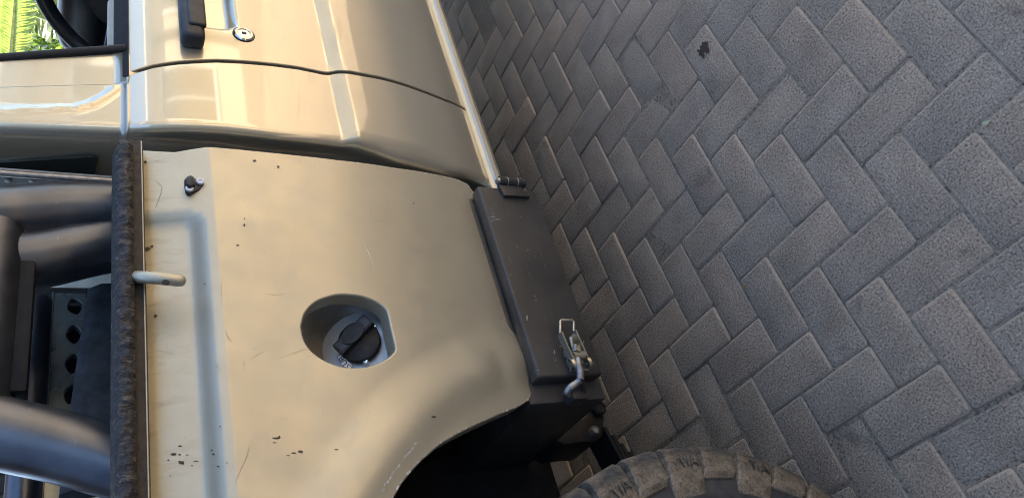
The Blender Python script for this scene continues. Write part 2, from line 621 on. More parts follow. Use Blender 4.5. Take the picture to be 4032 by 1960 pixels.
M_DASH = simple('navy_black_vinyl', (0.012, 0.014, 0.018), 0.35, bump=0.1, bscale=300)
M_CREAM = simple('cream_trim', (0.55, 0.50, 0.40), 0.5, var=0.06)

# ------------------------------------------------------------------ ground
ground = mesh_py('paved_ground', [(-60, -60, -0.0030), (60, -60, -0.0030), (60, 60, -0.0030), (-60, 60, -0.0030)], [(0, 1, 2, 3)], M_SAND)
tag(ground, kind='structure')
GU = 0.1
GC = Vector((8.56782459, 6.13241362))
GA = 0.0401          # the paving is turned a little against the truck
def g2w(i, j):
    a, bb = (i - GC.x) * GU, (j - GC.y) * GU
    return Vector((-0.999196 * a + GA * bb, -GA * a - 0.999196 * bb + CAM.y, 0))

def paver_mesh(seed):
    rr = random.Random(seed)
    L, Wd, rad = 0.0990, 0.0490, 0.0065
    out = []
    for sx, sy in ((1, 1), (-1, 1), (-1, -1), (1, -1)):
        cx, cy = sx * (L - rad), sy * (Wd - rad)
        a0 = {(1, 1): 0, (-1, 1): 90, (-1, -1): 180, (1, -1): 270}[(sx, sy)]
        for a in (a0 + 12, a0 + 78):
            out.append((cx + rad * math.cos(math.radians(a)), cy + rad * math.sin(math.radians(a))))
    V, Fc = [], []
    def ring(inset, z, jit=0.0):
        s = len(V)
        for (x, y) in out:
            kx = (L - inset) / L; ky = (Wd - inset) / Wd
            V.append((x * kx + rr.uniform(-jit, jit), y * ky + rr.uniform(-jit, jit), z + rr.uniform(-jit, jit) * 0.3))
        return s
    a = ring(0, -0.03); bb = ring(0.0003, -0.0042, 0.0004); c = ring(0.0032, -0.0012, 0.0005); d = ring(0.0075, 0.0, 0.0003)
    for s0, s1 in ((a, bb), (bb, c), (c, d)):
        for k in range(8):
            Fc.append((s0 + k, s0 + (k + 1) % 8, s1 + (k + 1) % 8, s1 + k))
    Fc.append(tuple(d + k for k in range(8)))
    me = bpy.data.meshes.new('paver')
    me.from_pydata(V, [], Fc)
    me.polygons.foreach_set('use_smooth', [True] * len(me.polygons))
    me.set_sharp_from_angle(angle=math.radians(50))
    me.materials.append(M_PAVER)
    return me

PM = [paver_mesh(s) for s in range(5)]
cand = []
for k in range(-75, 40):
    for m in range(-20, 20):
        for kind in (0, 1):
            if kind == 0: ci, cj = k + 0.5, k + 4 * m + 1.0
            else: ci, cj = k + 1.0, k - 0.5 + 4 * m
            p = g2w(ci, cj)
            if not (-2.0 < p.x < 6.5 and -4.5 < p.y < 3.2): continue
            q = M @ (p - CAM)
            vis = False
            if q.z > 0.2:
                px, py = F_PX * q.x / q.z + PW / 2, F_PX * q.y / q.z + PH / 2
                vis = -150 < px < PW + 200 and -200 < py < PH + 200 and p.y < 1.05
            cand.append((0 if vis else 1, q.length, kind, p))
cand.sort(key=lambda c: (c[0], c[1]))
bmv, bmf = [], []
for n, (nv_, dist, kind, p) in enumerate(cand):
    ang = math.pi * 0.5 * (1 - kind) + GA + rng.uniform(-0.008, 0.008)
    if rng.random() < 0.5: ang += math.pi
    z = rng.normal(0, 0.0015)
    tx, ty = rng.normal(0, 0.009), rng.normal(0, 0.009)
    jx, jy = rng.normal(0, 0.0007), rng.normal(0, 0.0007)
    mw = Matrix.Translation((p.x + jx, p.y + jy, z)) @ Matrix.Rotation(ang, 4, 'Z') @ Matrix.Rotation(tx, 4, 'X') @ Matrix.Rotation(ty * 0.5, 4, 'Y')
    me = PM[n % 5]
    if n < 296:
        o = bpy.data.objects.new('paver', me)
        COL.objects.link(o)
        o.parent = ground
        o.matrix_world = mw
    else:
        s = len(bmv)
        bmv += [mw @ v.co for v in me.vertices]
        bmf += [tuple(s + i for i in f.vertices) for f in me.polygons]
rest = mesh_py('paver_field', bmv, bmf, M_PAVER, ground)
tag(rest, kind='stuff')

# ------------------------------------------------------------------ the place around: house opposite, added shade roof and rear light blocker, planting
def arch_thing(name, label, cat, loc):
    return tag(empty(name, loc), label, cat)

M_WALLC = mat_wall('cream_render', (0.73, 0.60, 0.43))
M_FASCIA = mat_wall('white_fascia', (0.80, 0.77, 0.70))
M_ROOFT = simple('roof_tiles', (0.16, 0.10, 0.075), 0.8, var=0.3, scale=6)
M_WIN = NT('window_glass').set(color=(0.03, 0.035, 0.04), rough=0.05, spec=0.6)
M_DARKPIPE = simple('dark_downpipe', (0.12, 0.11, 0.10), 0.5)
M_WOOD = simple('brown_wood', (0.14, 0.08, 0.045), 0.55, var=0.3, scale=8)

HY = -5.2
hs = arch_thing('house', 'cream rendered house with white fascia standing across the paved yard', 'house', (1.5, HY, 0))
box('wall', (1.3, HY - 4, -0.02), (16.5, HY, 2.65), M_WALLC, hs)
box('fascia', (1.0, HY + 0.45, 2.66), (16.8, HY + 0.49, 2.86), M_FASCIA, hs)
box('soffit', (1.0, HY - 4, 2.652), (16.8, HY + 0.447, 2.70), M_FASCIA, hs)
bm = bmesh.new()
add_prism(bm, [(0.9, HY + 0.5, 2.87), (0.9, HY - 2.0, 3.25), (0.9, HY - 4.5, 2.87)], (16.0, 0, 0))
bm_obj('roof', bm, M_ROOFT, hs, smooth=False)
tube('gutter', [(1.0, HY + 0.55, 2.78), (16.8, HY + 0.55, 2.78)], 0.06, M_FASCIA, hs, seg=12)
for x0, x1, z0, z1 in ((1.6, 2.3, 0.95, 2.15), (4.2, 5.1, 0.95, 2.15), (6.0, 7.0, 0.6, 2.25), (8.0, 9.4, 0.95, 2.15), (11.0, 12.6, 0.6, 2.25), (14.0, 15.4, 0.95, 2.15)):
    wf = box('window', (x0 - 0.07, HY + 0.003, z0 - 0.07), (x1 + 0.07, HY + 0.035, z1 + 0.07), M_FASCIA, hs)
    nP = 2
    for k in range(nP):
        a = x0 + (x1 - x0) * k / nP
        box('pane', (a + 0.02, HY + 0.036, z0), (a + (x1 - x0) / nP - 0.02, HY + 0.042, z1), M_WIN, wf)
for x_ in (3.7, 7.55, 10.2):
    tube('downpipe', [(x_, HY + 0.06, 0.0), (x_, HY + 0.06, 2.6)], 0.05, M_DARKPIPE, hs, seg=10)
dr = box('door', (2.5, HY + 0.003, 0.0), (3.4, HY + 0.05, 2.05), M_WOOD, hs)
lathe('handle', [(0.03, 0), (0.035, 0.03), (0.02, 0.05), (0, 0.052)], (2.62, HY + 0.05, 1.0), (0, 1, 0), M_CHROME, dr, seg=12)

shade_rf = arch_thing('shade_roof', 'unseen high flat roof on steel posts added to shade the parked pickup', 'shade_roof', (0, 4, 0))  # roof out of view, added to keep the sun off truck and ground
M_CEIL = simple('shade_roof_sheeting', (0.30, 0.29, 0.27), 0.6, var=0.1, scale=3)
box('roof', (-6.0, 1.5, 4.5), (3.4, 8.0, 4.56), M_CEIL, shade_rf)
for x in (-5.8, 3.2):
    for y in (2.9, 7.8):
        tube('post', [(x, y, 0), (x, y, 4.5)], 0.05, M_TUBE, shade_rf, seg=12)
for k in range(6):
    x = -5.8 + k * 1.8
    box('rafter', (x - 0.03, 1.55, 4.38), (x + 0.03, 7.9, 4.498), M_TUBE, shade_rf)

rear_blk = arch_thing('rear_light_blocker', 'unseen dark grey wall added close behind the pickup tail to block light', 'rear_light_blocker', (-3.0, 0, 0))  # unseen dark walls, added so little light comes from the rear
M_DARKW = mat_wall('light_blocker_grey', (0.030, 0.031, 0.034))
box('wall', (-3.2, -4.6, -0.02), (-2.3, 7.0, 3.0), M_DARKW, rear_blk)
box('side_light_blocker', (-2.297, -3.4, -0.02), (0.75, -3.2, 2.1), M_DARKW, rear_blk)  # added dark screen, hides the sunlit yard strip from the truck
box('roof', (-3.5, -4.8, 3.003), (-2.0, 7.2, 3.08), M_ROOFT, rear_blk)

# ------------------------------------------------------------------ the pickup
truck = tag(empty('pickup_truck', (0, 0.9, 0)), 'champagne beige single cab pickup truck with scratched load bed and grey roll bar', 'pickup truck')

CY = 0.045
ZSW = 0.912
def cab_y(x, z):
    """outline of the cab side"""
    y = CY
    if z > 1.05:
        zz = min(z, 1.30)
        y += 0.25 * (zz - 1.05) ** 2 + 0.75 * max(0, zz - 1.2) ** 2
        if z > 1.30: y += (z - 1.30) * 0.08 + 0.004
    else:
        y += 0.28 * (1.05 - z) ** 2 + 2.0 * max(0, 0.66 - z) ** 2
    # pressed swage line with raised edges
    zc = ZSW
    t_ = (zc + 0.016 - z) / 0.032
    soft = 0.12
    g = -0.0150 * (0.0 if t_ < -soft else 1.0 if t_ > 1 + soft else (t_ + soft) ** 2 / (4 * soft) if t_ < soft else 1 - (1 + soft - t_) ** 2 / (4 * soft) if t_ > 1 - soft else t_)
    g *= sstep(0.985, 1.03, x)
    g *= sstep(0.56, 0.80, z)
    return y + g

S0 = [(0.50, 0.915)]
for u_, v_ in ((1230, 455), (1140, 425), (1000, 390), (880, 352), (700, 334), (560, 318), (440, 313), (345, 315)):
    x_, z_ = on(u_, v_, cab_y)
    S0.append((z_, x_ + 0.009))
S0 = sorted(S0) + [(2.0, S0[-1][1] - 0.02)]
def s0(z):
    for (a, x0), (bb, x1) in zip(S0, S0[1:]):
        if z <= bb: return x0 + (x1 - x0) * max(0, (z - a)) / (bb - a)
    return S0[-1][1]
CR = 0.018
def cab_map(s, z):
    e = s0(z)
    if s >= e: return (s, cab_y(s, z), z)
    th = (e - s) / CR
    y0 = cab_y(e, z)
    # keep the swage fading out with s
    y0 = cab_y(max(s, 0.95), z)
    if th <= math.pi / 2: return (e - CR * math.sin(th), y0 + CR * (1 - math.cos(th)), z)
    return (e - CR, y0 + CR + (e - s - CR * math.pi / 2), z)

gap_d = [(320, 188), (335, 182), (350, 177), (385, 167), (430, 160), (485, 155), (545, 153), (610, 156), (680, 162), (750, 171), (812, 184), (826, 185), (850, 181), (865, 181),
         (960, 197), (1060, 228), (1120, 252), (1170, 275), (1195, 295), (1225, 322)]
gap = [on(u, v, cab_y) for u, v in gap_d]
GAPW = 0.0066
belt_z = 1.298
door_out = [(x + GAPW, z) for x, z in gap]
door_out[0] = (gap[0][0] + GAPW, belt_z)
zb = gap[-1][1]
door_poly = door_out + [(door_out[-1][0] + 0.0, zb), (2.36, zb - 0.0), (2.36, belt_z)]
door_poly = [door_poly[i] for i in range(len(door_poly)) if i == 0 or (abs(door_poly[i][0] - door_poly[i - 1][0]) + abs(door_poly[i][1] - door_poly[i - 1][1])) > 1e-5]
door_poly = door_poly[::-1]
zsw = [round(ZSW + d_, 4) for d_ in (-0.03, -0.0265, -0.023, -0.0195, -0.016, -0.0125, -0.009, 0.0, 0.009, 0.0125, 0.016, 0.0195, 0.023, 0.0265, 0.03)]
zgrid = np.array(sorted(set([round(v, 4) for v in np.arange(0.50, ZSW - 0.035, 0.012)] + zsw + [round(v, 4) for v in np.arange(ZSW + 0.04, 1.32, 0.012)])))
# handle recess: a pressed dish in the door skin
hc = on(548, 25, cab_y)
def door_map(s, z):
    x, y, zz = cab_map(s, z)
    dx, dz = (s - (hc[0] + 0.03)) / 0.085, (z - (hc[1] + 0.012)) / 0.047
    rr_ = dx ** 4 + dz ** 4
    y += 0.030 * sstep(1.2, 0.35, rr_)
    return (x, y, zz)
door = sheet('door', door_poly, door_map, 0.012, M_CAB, truck, zs=zgrid, xs=np.arange(1.05, 2.29, 0.010), skirt=0.02, lip=0.0018)

# cab side behind the door, wrapped round the corner into the back wall
seam_top = on(0, 220, cab_y); seam_bot = on(281, 208, cab_y)
ZT = 1.86
side_poly = [(x - GAPW, z) for x, z in gap]
side_poly[0] = (gap[0][0] - GAPW, belt_z + 0.002)
side_poly = side_poly[::-1]
zlow = side_poly[0][1]
xr = 0.9
lower = [(-0.75, 0.53), (side_poly[0][0], 0.53)]
upper = [(seam_bot[0] - 0.002, 1.306), (seam_top[0] - 0.002, seam_top[1]), (seam_top[0] - 0.05, ZT), (-0.75, ZT)]
side_poly2 = [(-0.75, 0.53), (gap[-1][0] + 0.0, 0.53), (gap[-1][0], zb - 0.003)] + side_poly[0:] + upper
xs_side = np.array(list(np.arange(-0.72, 0.80, 0.06)) + list(np.arange(0.80, 1.28, 0.008)))
zg2 = np.array(sorted(set([round(v, 4) for v in zgrid] + [round(v, 4) for v in np.arange(1.325, ZT, 0.03)])))
# raised swoosh bead on the corner pillar
sw = [on(u, v, cab_y) for u, v in ((-60, 282), (60, 277), (120, 275), (190, 272), (235, 260), (270, 240), (300, 218))]
def seg_d(px, pz, pts):
    best = 9
    for (a, c), (d_, e_) in zip(pts, pts[1:]):
        vx, vz = d_ - a, e_ - c
        t = max(0, min(1, ((px - a) * vx + (pz - c) * vz) / (vx * vx + vz * vz)))
        best = min(best, math.hypot(px - a - t * vx, pz - c - t * vz))
    return best
def side_map(s, z):
    x, y, zz = cab_map(s, z)
    if z > 1.28 and s > 0.93:
        d_ = seg_d(s, z, sw)
        y -= 0.0035 * math.exp(-(d_ / 0.007) ** 2)
    return (x, y, zz)
# separate upper pillar and lower quarter so the fold between them stays crisp
cab_low = [(-0.75, 0.53), (gap[-1][0], 0.53), (gap[-1][0], zb - 0.003)] + side_poly[1:-1] + [(gap[0][0] - GAPW, belt_z), (-0.75, belt_z)]
cab_o = sheet('cab', cab_low, side_map, 0.012, M_CAB, truck, xs=xs_side, zs=zg2, skirt=0.012, lip=0.0018)
cab_up = [(-0.75, 1.300), (seam_bot[0] - 0.002, 1.300), (seam_top[0] - 0.002, seam_top[1]), (seam_top[0] - 0.06, ZT), (-0.75, ZT)]
sheet('corner_pillar', cab_up, side_map, 0.012, M_CAB, truck, xs=xs_side, zs=np.array(list(np.arange(1.31, 1.62, 0.006)) + list(np.arange(1.64, ZT, 0.03))), skirt=0.012, lip=0.0018)
# dark backing behind door gap
bm = bmesh.new()
for (a, c), (d_, e_) in zip(gap, gap[1:]):
    v = [bm.verts.new((x, cab_y(x, z) + 0.014, z)) for x, z in ((a - 0.03, c), (a + 0.03, c), (d_ + 0.03, e_), (d_ - 0.03, e_))]
    bm.faces.new(v)
bm_obj('door_seal', bm, M_RUB, truck)

# door frame round the side window
fw_t, fw_b = on(0, 150, cab_y), on(286, 127, cab_y)
frame_poly = [(seam_bot[0] + 0.002, 1.300), (fw_b[0], 1.300), (fw_t[0], fw_t[1]), (fw_t[0] - 0.06, 1.80), (seam_top[0] - 0.055, 1.84), (seam_top[0] + 0.002, seam_top[1])]
frame_poly = [(seam_bot[0] + 0.002, 1.300), (fw_b[0], 1.300)] + [(fw_b[0] + (fw_t[0] - fw_b[0]) * t, 1.300 + (fw_t[1] - 1.300) * t) for t in (0.5, 1.0)] + [(fw_t[0] - 0.05, 1.78), (2.1, 1.80), (2.1, 1.84), (seam_top[0] - 0.055, 1.84), (seam_top[0] + 0.002, seam_top[1])]
sheet('door_frame', frame_poly, lambda s, z: (s, cab_y(s, z), z), 0.02, M_CAB, truck, skirt=0.02, lip=0.002)
# window rubber along the back edge of the opening
e0 = Vector((fw_b[0] + 0.004, cab_y(1, 1.30) + 0.002, 1.300)); e1 = Vector((fw_t[0] + 0.004, cab_y(1, fw_t[1]) + 0.002, fw_t[1])); e2 = e1 + (e1 - e0).normalized() * 0.2
tube('window_rubber', [e0, e1, e2], 0.009, M_RUB, truck, seg=10)
# belt weatherstrip
bx = on(298, 198, cab_y)[0]
by = cab_y(1, 1.30)
bm = bmesh.new()
add_prism(bm, [(bx, by - 0.005, 1.2955), (bx, by + 0.010, 1.3185), (bx, by + 0.03, 1.3185), (bx, by + 0.03, 1.294)], (1.05, 0, 0), 0.0025)
bm_obj('belt_strip', bm, M_RUB, truck)

# sill moulding under the door
sp = at(1265, 445, 0.105)
zs_ = sp.z
bm = bmesh.new()
ys = cab_y(1, zs_ + 0.012)
prof = [(ys + 0.004, zs_ + 0.026), (ys - 0.006, zs_ + 0.020), (ys - 0.010, zs_ + 0.013), (ys - 0.0085, zs_ + 0.010), (ys - 0.0125, zs_ + 0.006), (ys - 0.013, zs_ - 0.004), (ys - 0.009, zs_ - 0.010), (ys + 0.012, zs_ - 0.013)]
rows = []
for x in np.linspace(0.91, 2.36, 40):
    rows.append([bm.verts.new((x, y, z)) for y, z in prof])
for a, c in zip(rows, rows[1:]):
    for i in range(len(prof) - 1):
        bm.faces.new((a[i], a[i + 1], c[i + 1], c[i]))
sill = bm_obj('sill_moulding', bm, M_CAB, truck, angle=28)
for p in sill.data.polygons: pass
box('sill', (0.92, ys + 0.010, zs_ - 0.032), (2.35, ys + 0.12, zs_ - 0.0135), M_CAB, truck, bev=0.012)

# door handle: black pull over the dish, lock barrel
def door_pt(u, v, dy=0.0):
    x, z = on(u, v, lambda a, c: door_map(a, c)[1] + dy)
    return Vector((x, door_map(x, z)[1] + dy, z))
ha = at(488, 97, CY - 0.022)
hA = ha
bm = bmesh.new()
add_box(bm, (hA.x, CY - 0.030, hA.z - 0.021), (hA.x + 0.20, CY + 0.008, hA.z + 0.021), 0.011, 3)
hd = bm_obj('door_handle', bm, M_BLACK, truck)
bm = bmesh.new()
add_box(bm, (hA.x + 0.028, CY - 0.035, hA.z - 0.023), (hA.x + 0.19, CY - 0.024, hA.z + 0.010), 0.005, 3)
bm_obj('pull_lever', bm, M_BLACK, hd)
lk = on(613, 88, cab_y)
lc = Vector((lk[0], cab_y(*lk), lk[1]))
lo = lathe('door_lock', [(0.0195, 0.0), (0.0195, -0.003), (0.017, -0.0055), (0.0135, -0.0055), (0.012, -0.003), (0.011, -0.0045), (0.0, -0.0055)], lc + Vector((0, 0.001, 0)), (0, 1, 0), M_CHROME, truck)
box('keyhole', (lc.x - 0.0012, lc.y - 0.0062, lc.z - 0.0045), (lc.x + 0.0012, lc.y - 0.004, lc.z + 0.0045), M_INK, lo)
lathe('lock_ring', [(0.0215, 0.0), (0.0215, -0.0015), (0.0198, -0.0015)], lc + Vector((0, 0.0005, 0)), (0, 1, 0), M_RUB, lo)

# rest of the cab: roof, far side, front
box('cab_roof', (0.97, 0.20, 1.84), (2.05, 1.62, 1.90), M_CAB, truck, bev=0.025, seg=3)
bm = bmesh.new()
add_prism(bm, [(1.02, 1.70, 0.55), (2.35, 1.70, 0.55), (2.35, 1.72, 1.30), (1.02, 1.72, 1.30)], (0, 0.04, 0))
add_prism(bm, [(0.95, 1.66, 1.30), (1.10, 1.66, 1.30), (1.06, 1.60, 1.84), (0.93, 1.60, 1.84)], (0, 0.05, 0))
bm_obj('far_side', bm, M_CAB, truck)
for y0, y1 in ((0.11, 0.19), (1.66, 1.58)):
    tube('windscreen_pillar', [(2.38, y0, 1.28), (1.98, y1, 1.85)], 0.035, M_CAB, truck, seg=12)
# bonnet and wing, beyond the frame
sheet('front_wing', [(2.366, 0.58), (2.5, 0.58), (2.55, 0.75), (2.62, 0.88), (2.75, 0.98), (2.95, 1.02), (3.15, 0.98), (3.28, 0.88), (3.35, 0.75), (3.40, 0.62), (3.62, 0.62), (3.62, 1.20), (2.366, 1.28)],
      lambda s, z: (s, cab_y(s, min(z, 1.29)) + 0.6 * max(0, s - 3.2) ** 2, z), 0.04, M_CAB, truck)
box('bonnet', (2.33, 0.10, 1.16), (3.62, 1.62, 1.262), M_CAB, truck, bev=0.04, seg=3)
box('front_end', (3.55, 0.20, 0.60), (3.66, 1.5, 1.16), M_BLACK, truck, bev=0.03)
box('engine_bay', (2.4, 0.25, 0.62), (3.5, 1.5, 1.12), M_UNDER, truck)
box('cab_floor', (1.0, 0.16, 0.52), (2.36, 1.70, 0.60), M_UNDER, truck)
box('firewall', (2.30, 0.12, 0.60), (2.34, 1.66, 1.22), M_DASH, truck)

# interior: dashboard, steering wheel, seat, trim on the rear lower corner of the window
bm = bmesh.new()
pr = [(1.98, 1.02), (1.96, 1.20), (2.0, 1.29), (2.06, 1.33), (2.16, 1.345), (2.34, 1.30), (2.34, 1.0)]
add_prism(bm, [(x, 0.10, z) for x, z in pr], (0, 1.54, 0), 0.02, 3)
bm_obj('dashboard', bm, M_DASH, truck)
bm = bmesh.new()
add_box(bm, (1.96, 0.30, 1.30), (2.2, 0.80, 1.43), 0.05, 4)
bm_obj('instrument_hood', bm, M_DASH, truck)
swc = at(280, 18, 0.47)
axis = Vector((-0.86, 0, 0.51))
e1_ = Vector((0, 1, 0)); e2_ = axis.cross(e1_).normalized()
bm = bmesh.new()
ring = [swc + (e1_ * math.cos(t) + e2_ * math.sin(t)) * 0.20 for t in np.linspace(0, 2 * math.pi, 49)]
add_tube(bm, ring, 0.021, 12, cap=False)
stw = bm_obj('steering_wheel', bm, M_DASH, truck)
lathe('wheel_hub', [(0, 0.0), (0.06, 0.005), (0.085, -0.03), (0.05, -0.1), (0, -0.1)], swc, axis, M_DASH, stw, seg=24)
for a in (0.0, math.pi, -math.pi / 2):
    d_ = e1_ * math.cos(a) + e2_ * math.sin(a)
    tube('spoke', [swc + d_ * 0.05 - axis * 0.02, swc + d_ * 0.195], 0.014, M_DASH, stw, seg=8)
bm = bmesh.new()
add_box(bm, (1.02, 0.20, 0.70), (1.20, 0.72, 1.28), 0.06, 4)
add_box(bm, (1.05, 0.20, 0.62), (1.62, 0.72, 0.80), 0.06, 4)
bm_obj('seat', bm, M_DASH, truck)
ct0, ct1 = at(270, 112, 0.30), at(288, 20, 0.30)
box('inner_trim', (ct0.x, 0.30, 1.15), (ct0.x + 0.16, 0.32, ct0.z), M_CREAM, truck, bev=0.006)

# back window of the cab with its rubber
xw = s0(1.35) - CR
bm = bmesh.new()
pw = [atx(u, v, xw - 0.006) for u, v in ((-80, 412), (235, 393), (248, 398), (237, 441), (-80, 432))]
add_prism(bm, [(xw - 0.004, p.y, p.z) for p in pw], (-0.004, 0, 0))
bm_obj('rear_window', bm, M_GLASS, truck)
# headboard with a rolled lip and rivets at the front of the load bed
xh = 0.952
hp = [atx(u, v, xh) for u, v in ((0, 437), (285, 440), (245, 719))]
yh0 = (hp[0].y + hp[1].y) / 2
hbd = box('headboard', (xh - 0.006, yh0, 0.80), (xh + 0.006, hp[2].y, 1.62), M_HEAD, truck, bev=0.002)
box('dark_backing_board', (xh + 0.004, hp[2].y + 0.002, 0.80), (xh + 0.010, 1.60, 1.62), M_UNDER, truck)  # black board added to darken the cab back wall here
tube('rolled_lip', [(xh - 0.006, yh0, 0.9), (xh - 0.008, yh0 - 0.002, 1.62)], 0.006, M_STEEL, hbd, seg=8)
for u in (80, 168, 20):
    p = atx(u, 452, xh - 0.007)
    lathe('rivet', [(0.006, 0), (0.005, 0.003), (0, 0.004)], (xh - 0.006, p.y, p.z), (-1, 0, 0), M_STEEL, hbd, seg=10)

# ------------------------------------------------------------------ load bed side
BY = 0.02
WC = Vector((-0.170, 0.0, 0.478)); WR = 0.490
ARCH_R = math.hypot(at(1060, 1152, 0.04).x - WC.x, at(1060, 1152, 0.04).z - WC.z) - 0.005
def sd_pocket(x, z):
    a, bb, rr_ = z - 1.1896, 0.803 - x, 0.035
    if a < rr_ and bb < rr_: return rr_ - math.hypot(rr_ - a, rr_ - bb)
    return min(a, bb)
DENTS = [(at(u_, v_, 0.05).x, at(u_, v_, 0.05).z, rx, rz, h) for u_, v_, rx, rz, h in
         ((1262, 925, 0.030, 0.022, 0.0055), (1100, 860, 0.06, 0.05, 0.003), (960, 560, 0.12, 0.06, 0.003), (1130, 640, 0.1, 0.05, 0.0025), (1215, 950, 0.035, 0.05, -0.004), (700, 1000, 0.14, 0.08, 0.003), (640, 620, 0.1, 0.1, -0.002))]
def bed_y(x, z):
    y = BY
    if z > 1.18: y += 0.24 * (z - 1.18)
    d_ = sd_pocket(x, z)
    y += 0.014 * (sstep(0.0, 0.028, d_) if d_ < 0.028 else 1.0)
    if z < 1.0: y += 0.52 * (1.0 - z) ** 2
    ra = math.hypot(x - WC.x, z - WC.z)
    y -= 0.0105 * sstep(ARCH_R + 0.13, ARCH_R + 0.05, ra) * sstep(1.20, 1.10, z) - 0.009 * sstep(ARCH_R + 0.05, ARCH_R - 0.005, ra)
    # dents
    for dx, dz, rx, rz, h in DENTS:
        y += (h if abs(h) > 0.0035 else h * 0.4) * math.exp(-((x - dx) / rx) ** 2 - ((z - dz) / rz) ** 2)
    return y
bed_map = lambda s, z: (s, bed_y(s, z), z)
bf = [on(u, v, bed_y, BY) for u, v in ((354, 380), (395, 383), (440, 385), (480, 378), (520, 372), (600, 378), (700, 388), (850, 405), (1000, 425), (1100, 441), (1150, 452), (1176, 464), (1190, 482), (1198, 505),
                                      (1228, 600), (1255, 690), (1285, 780), (1310, 860), (1330, 950), (1337, 985), (1328, 1003), (1300, 1020), (1250, 1040), (1200, 1062), (1150, 1086), (1105, 1113), (1060, 1152), (1030, 1184), (1008, 1212), (985, 1252))]
bed_top = bf[0][1]
a_end = math.atan2(bf[-1][1] - WC.z, bf[-1][0] - WC.x)
r_end = math.hypot(bf[-1][0] - WC.x, bf[-1][1] - WC.z)
arc = [(WC.x + r_end * math.cos(a), WC.z + r_end * math.sin(a)) for a in np.linspace(a_end, math.pi + 0.1, 24)[1:]]
bed_poly = bf + arc + [(-1.25, arc[-1][1]), (-1.25, bed_top)]
bed_poly[0] = (bf[0][0], bed_top)
# fuel filler opening
fz = [(885, 370), (905, 300), (960, 240), (1040, 208), (1100, 198), (1170, 202), (1230, 215), (1290, 240), (1335, 275), (1350, 310), (1365, 380), (1382, 450), (1388, 490), (1370, 520),
      (1320, 555), (1260, 580), (1200, 590), (1120, 588), (1060, 572), (1000, 545), (940, 500), (900, 440)]
fz = [((500 + a / 1.3042) / KD, (1000 + c / 1.3042) / KD) for a, c in fz]
fh = [on(u, v, bed_y, BY) for u, v in fz]
cm = catmull([Vector((a, 0, c)) for a, c in fh] + [Vector((fh[0][0], 0, fh[0][1]))], 3)[:-1]
fh = [(p.x, p.z) for p in cm]
zb_ = np.array(sorted([round(v, 4) for v in np.arange(0.5, 1.17, 0.011)] + [round(v, 4) for v in np.arange(1.172, 1.29, 0.0045)]))
xb_ = np.array(sorted(list(np.arange(-1.2, 0.2, 0.03)) + list(np.arange(0.21, 0.93, 0.0105))))
bed = sheet('bed_side', bed_poly, bed_map, 0.012, M_BED, truck, holes=[fh], xs=xb_, zs=zb_, skirt=0.03, lip=0.0022)

# filler bowl: lofted from the opening to a tilted plate
capc = at(906, 864, 0.094)
n_h = len(fh)
cx_, cz_ = np.mean(fh, axis=0)
plate_n = Vector((-0.08, -0.88, 0.46)).normalized()
pe1 = Vector((1, 0, 0)); pe1 = (pe1 - plate_n * pe1.dot(plate_n)).normalized(); pe2 = plate_n.cross(pe1)
V, Fc = [], []
rings_t = (0.0, 0.08, 0.2, 0.4, 0.6, 0.75, 0.87, 0.95, 1.0)
pc = Vector((capc.x, 0.094, capc.z))
for t in rings_t:
    for (x, z) in fh:
        p0 = Vector((x, bed_y(x, z) + 0.001, z))
        dx, dz = x - cx_, z - cz_
        L_ = math.hypot(dx, dz)
        tgt = pc + Vector((dx / L_, 0, dz / L_)) * 0.056
        # drop the target onto the tilted plate
        dd = tgt - pc
        tgt.y = pc.y - (plate_n.x * dd.x + plate_n.z * dd.z) / plate_n.y
        bl = t
        yy = p0.y + (tgt.y - p0.y) * t ** 0.62
        k = t ** 1.35
        V.append((p0.x + (tgt.x - p0.x) * k, yy, p0.z + (tgt.z - p0.z) * k))
for i in range(len(rings_t) - 1):
    for k in range(n_h):
        a, c = i * n_h + k, i * n_h + (k + 1) % n_h
        Fc.append((a, c, c + n_h, a + n_h))
last = (len(rings_t) - 1) * n_h
V.append(tuple(pc)); ci = len(V) - 1
for k in range(n_h): Fc.append((last + k, last + (k + 1) % n_h, ci))
bm = bmesh.new()
vv = [bm.verts.new(v) for v in V]
for f in Fc: bm.faces.new([vv[i] for i in f])
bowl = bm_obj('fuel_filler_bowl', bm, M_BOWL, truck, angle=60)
# the cap
ca = plate_n
cc = pc + Vector((-0.0, 0, -0.0))
capo = lathe('fuel_cap', [(0.0350, 0.0), (0.0355, 0.011), (0.0345, 0.0135), (0.032, 0.015), (0.0, 0.017)], cc, ca, M_CAP, truck, seg=40)
# grip bar across the cap
g0 = at((500 + 1100 / 1.3042) / KD, (1000 + 485 / 1.3042) / KD, 0.06); g1 = at((500 + 1262 / 1.3042) / KD, (1000 + 372 / 1.3042) / KD, 0.06)
gd = (g1 - g0); gd = (gd - ca * gd.dot(ca)).normalized(); gs = ca.cross(gd)
gl = (g1 - g0).length / 2
def cap_pt(a, bb, h): return cc + gd * a + gs * bb + ca * h
gsh = 0.0085 if gs.x + gs.z > 0 else -0.0085
bm = bmesh.new()
add_prism(bm, [cap_pt(-gl, gsh - 0.0115, 0.016), cap_pt(gl, gsh - 0.0115, 0.016), cap_pt(gl, gsh + 0.0115, 0.016), cap_pt(-gl, gsh + 0.0115, 0.016)], ca * 0.016, 0.0)
bm_obj('grip_bar', bm, M_CAP, capo)
bm = bmesh.new()
add_prism(bm, [cap_pt(0.022 * math.cos(t), gsh + 0.014 * math.sin(t), 0.03) for t in np.linspace(0, 2 * math.pi, 25)[:-1]], ca * 0.005, 0.0)
bm_obj('grip_boss', bm, M_CAP, capo)
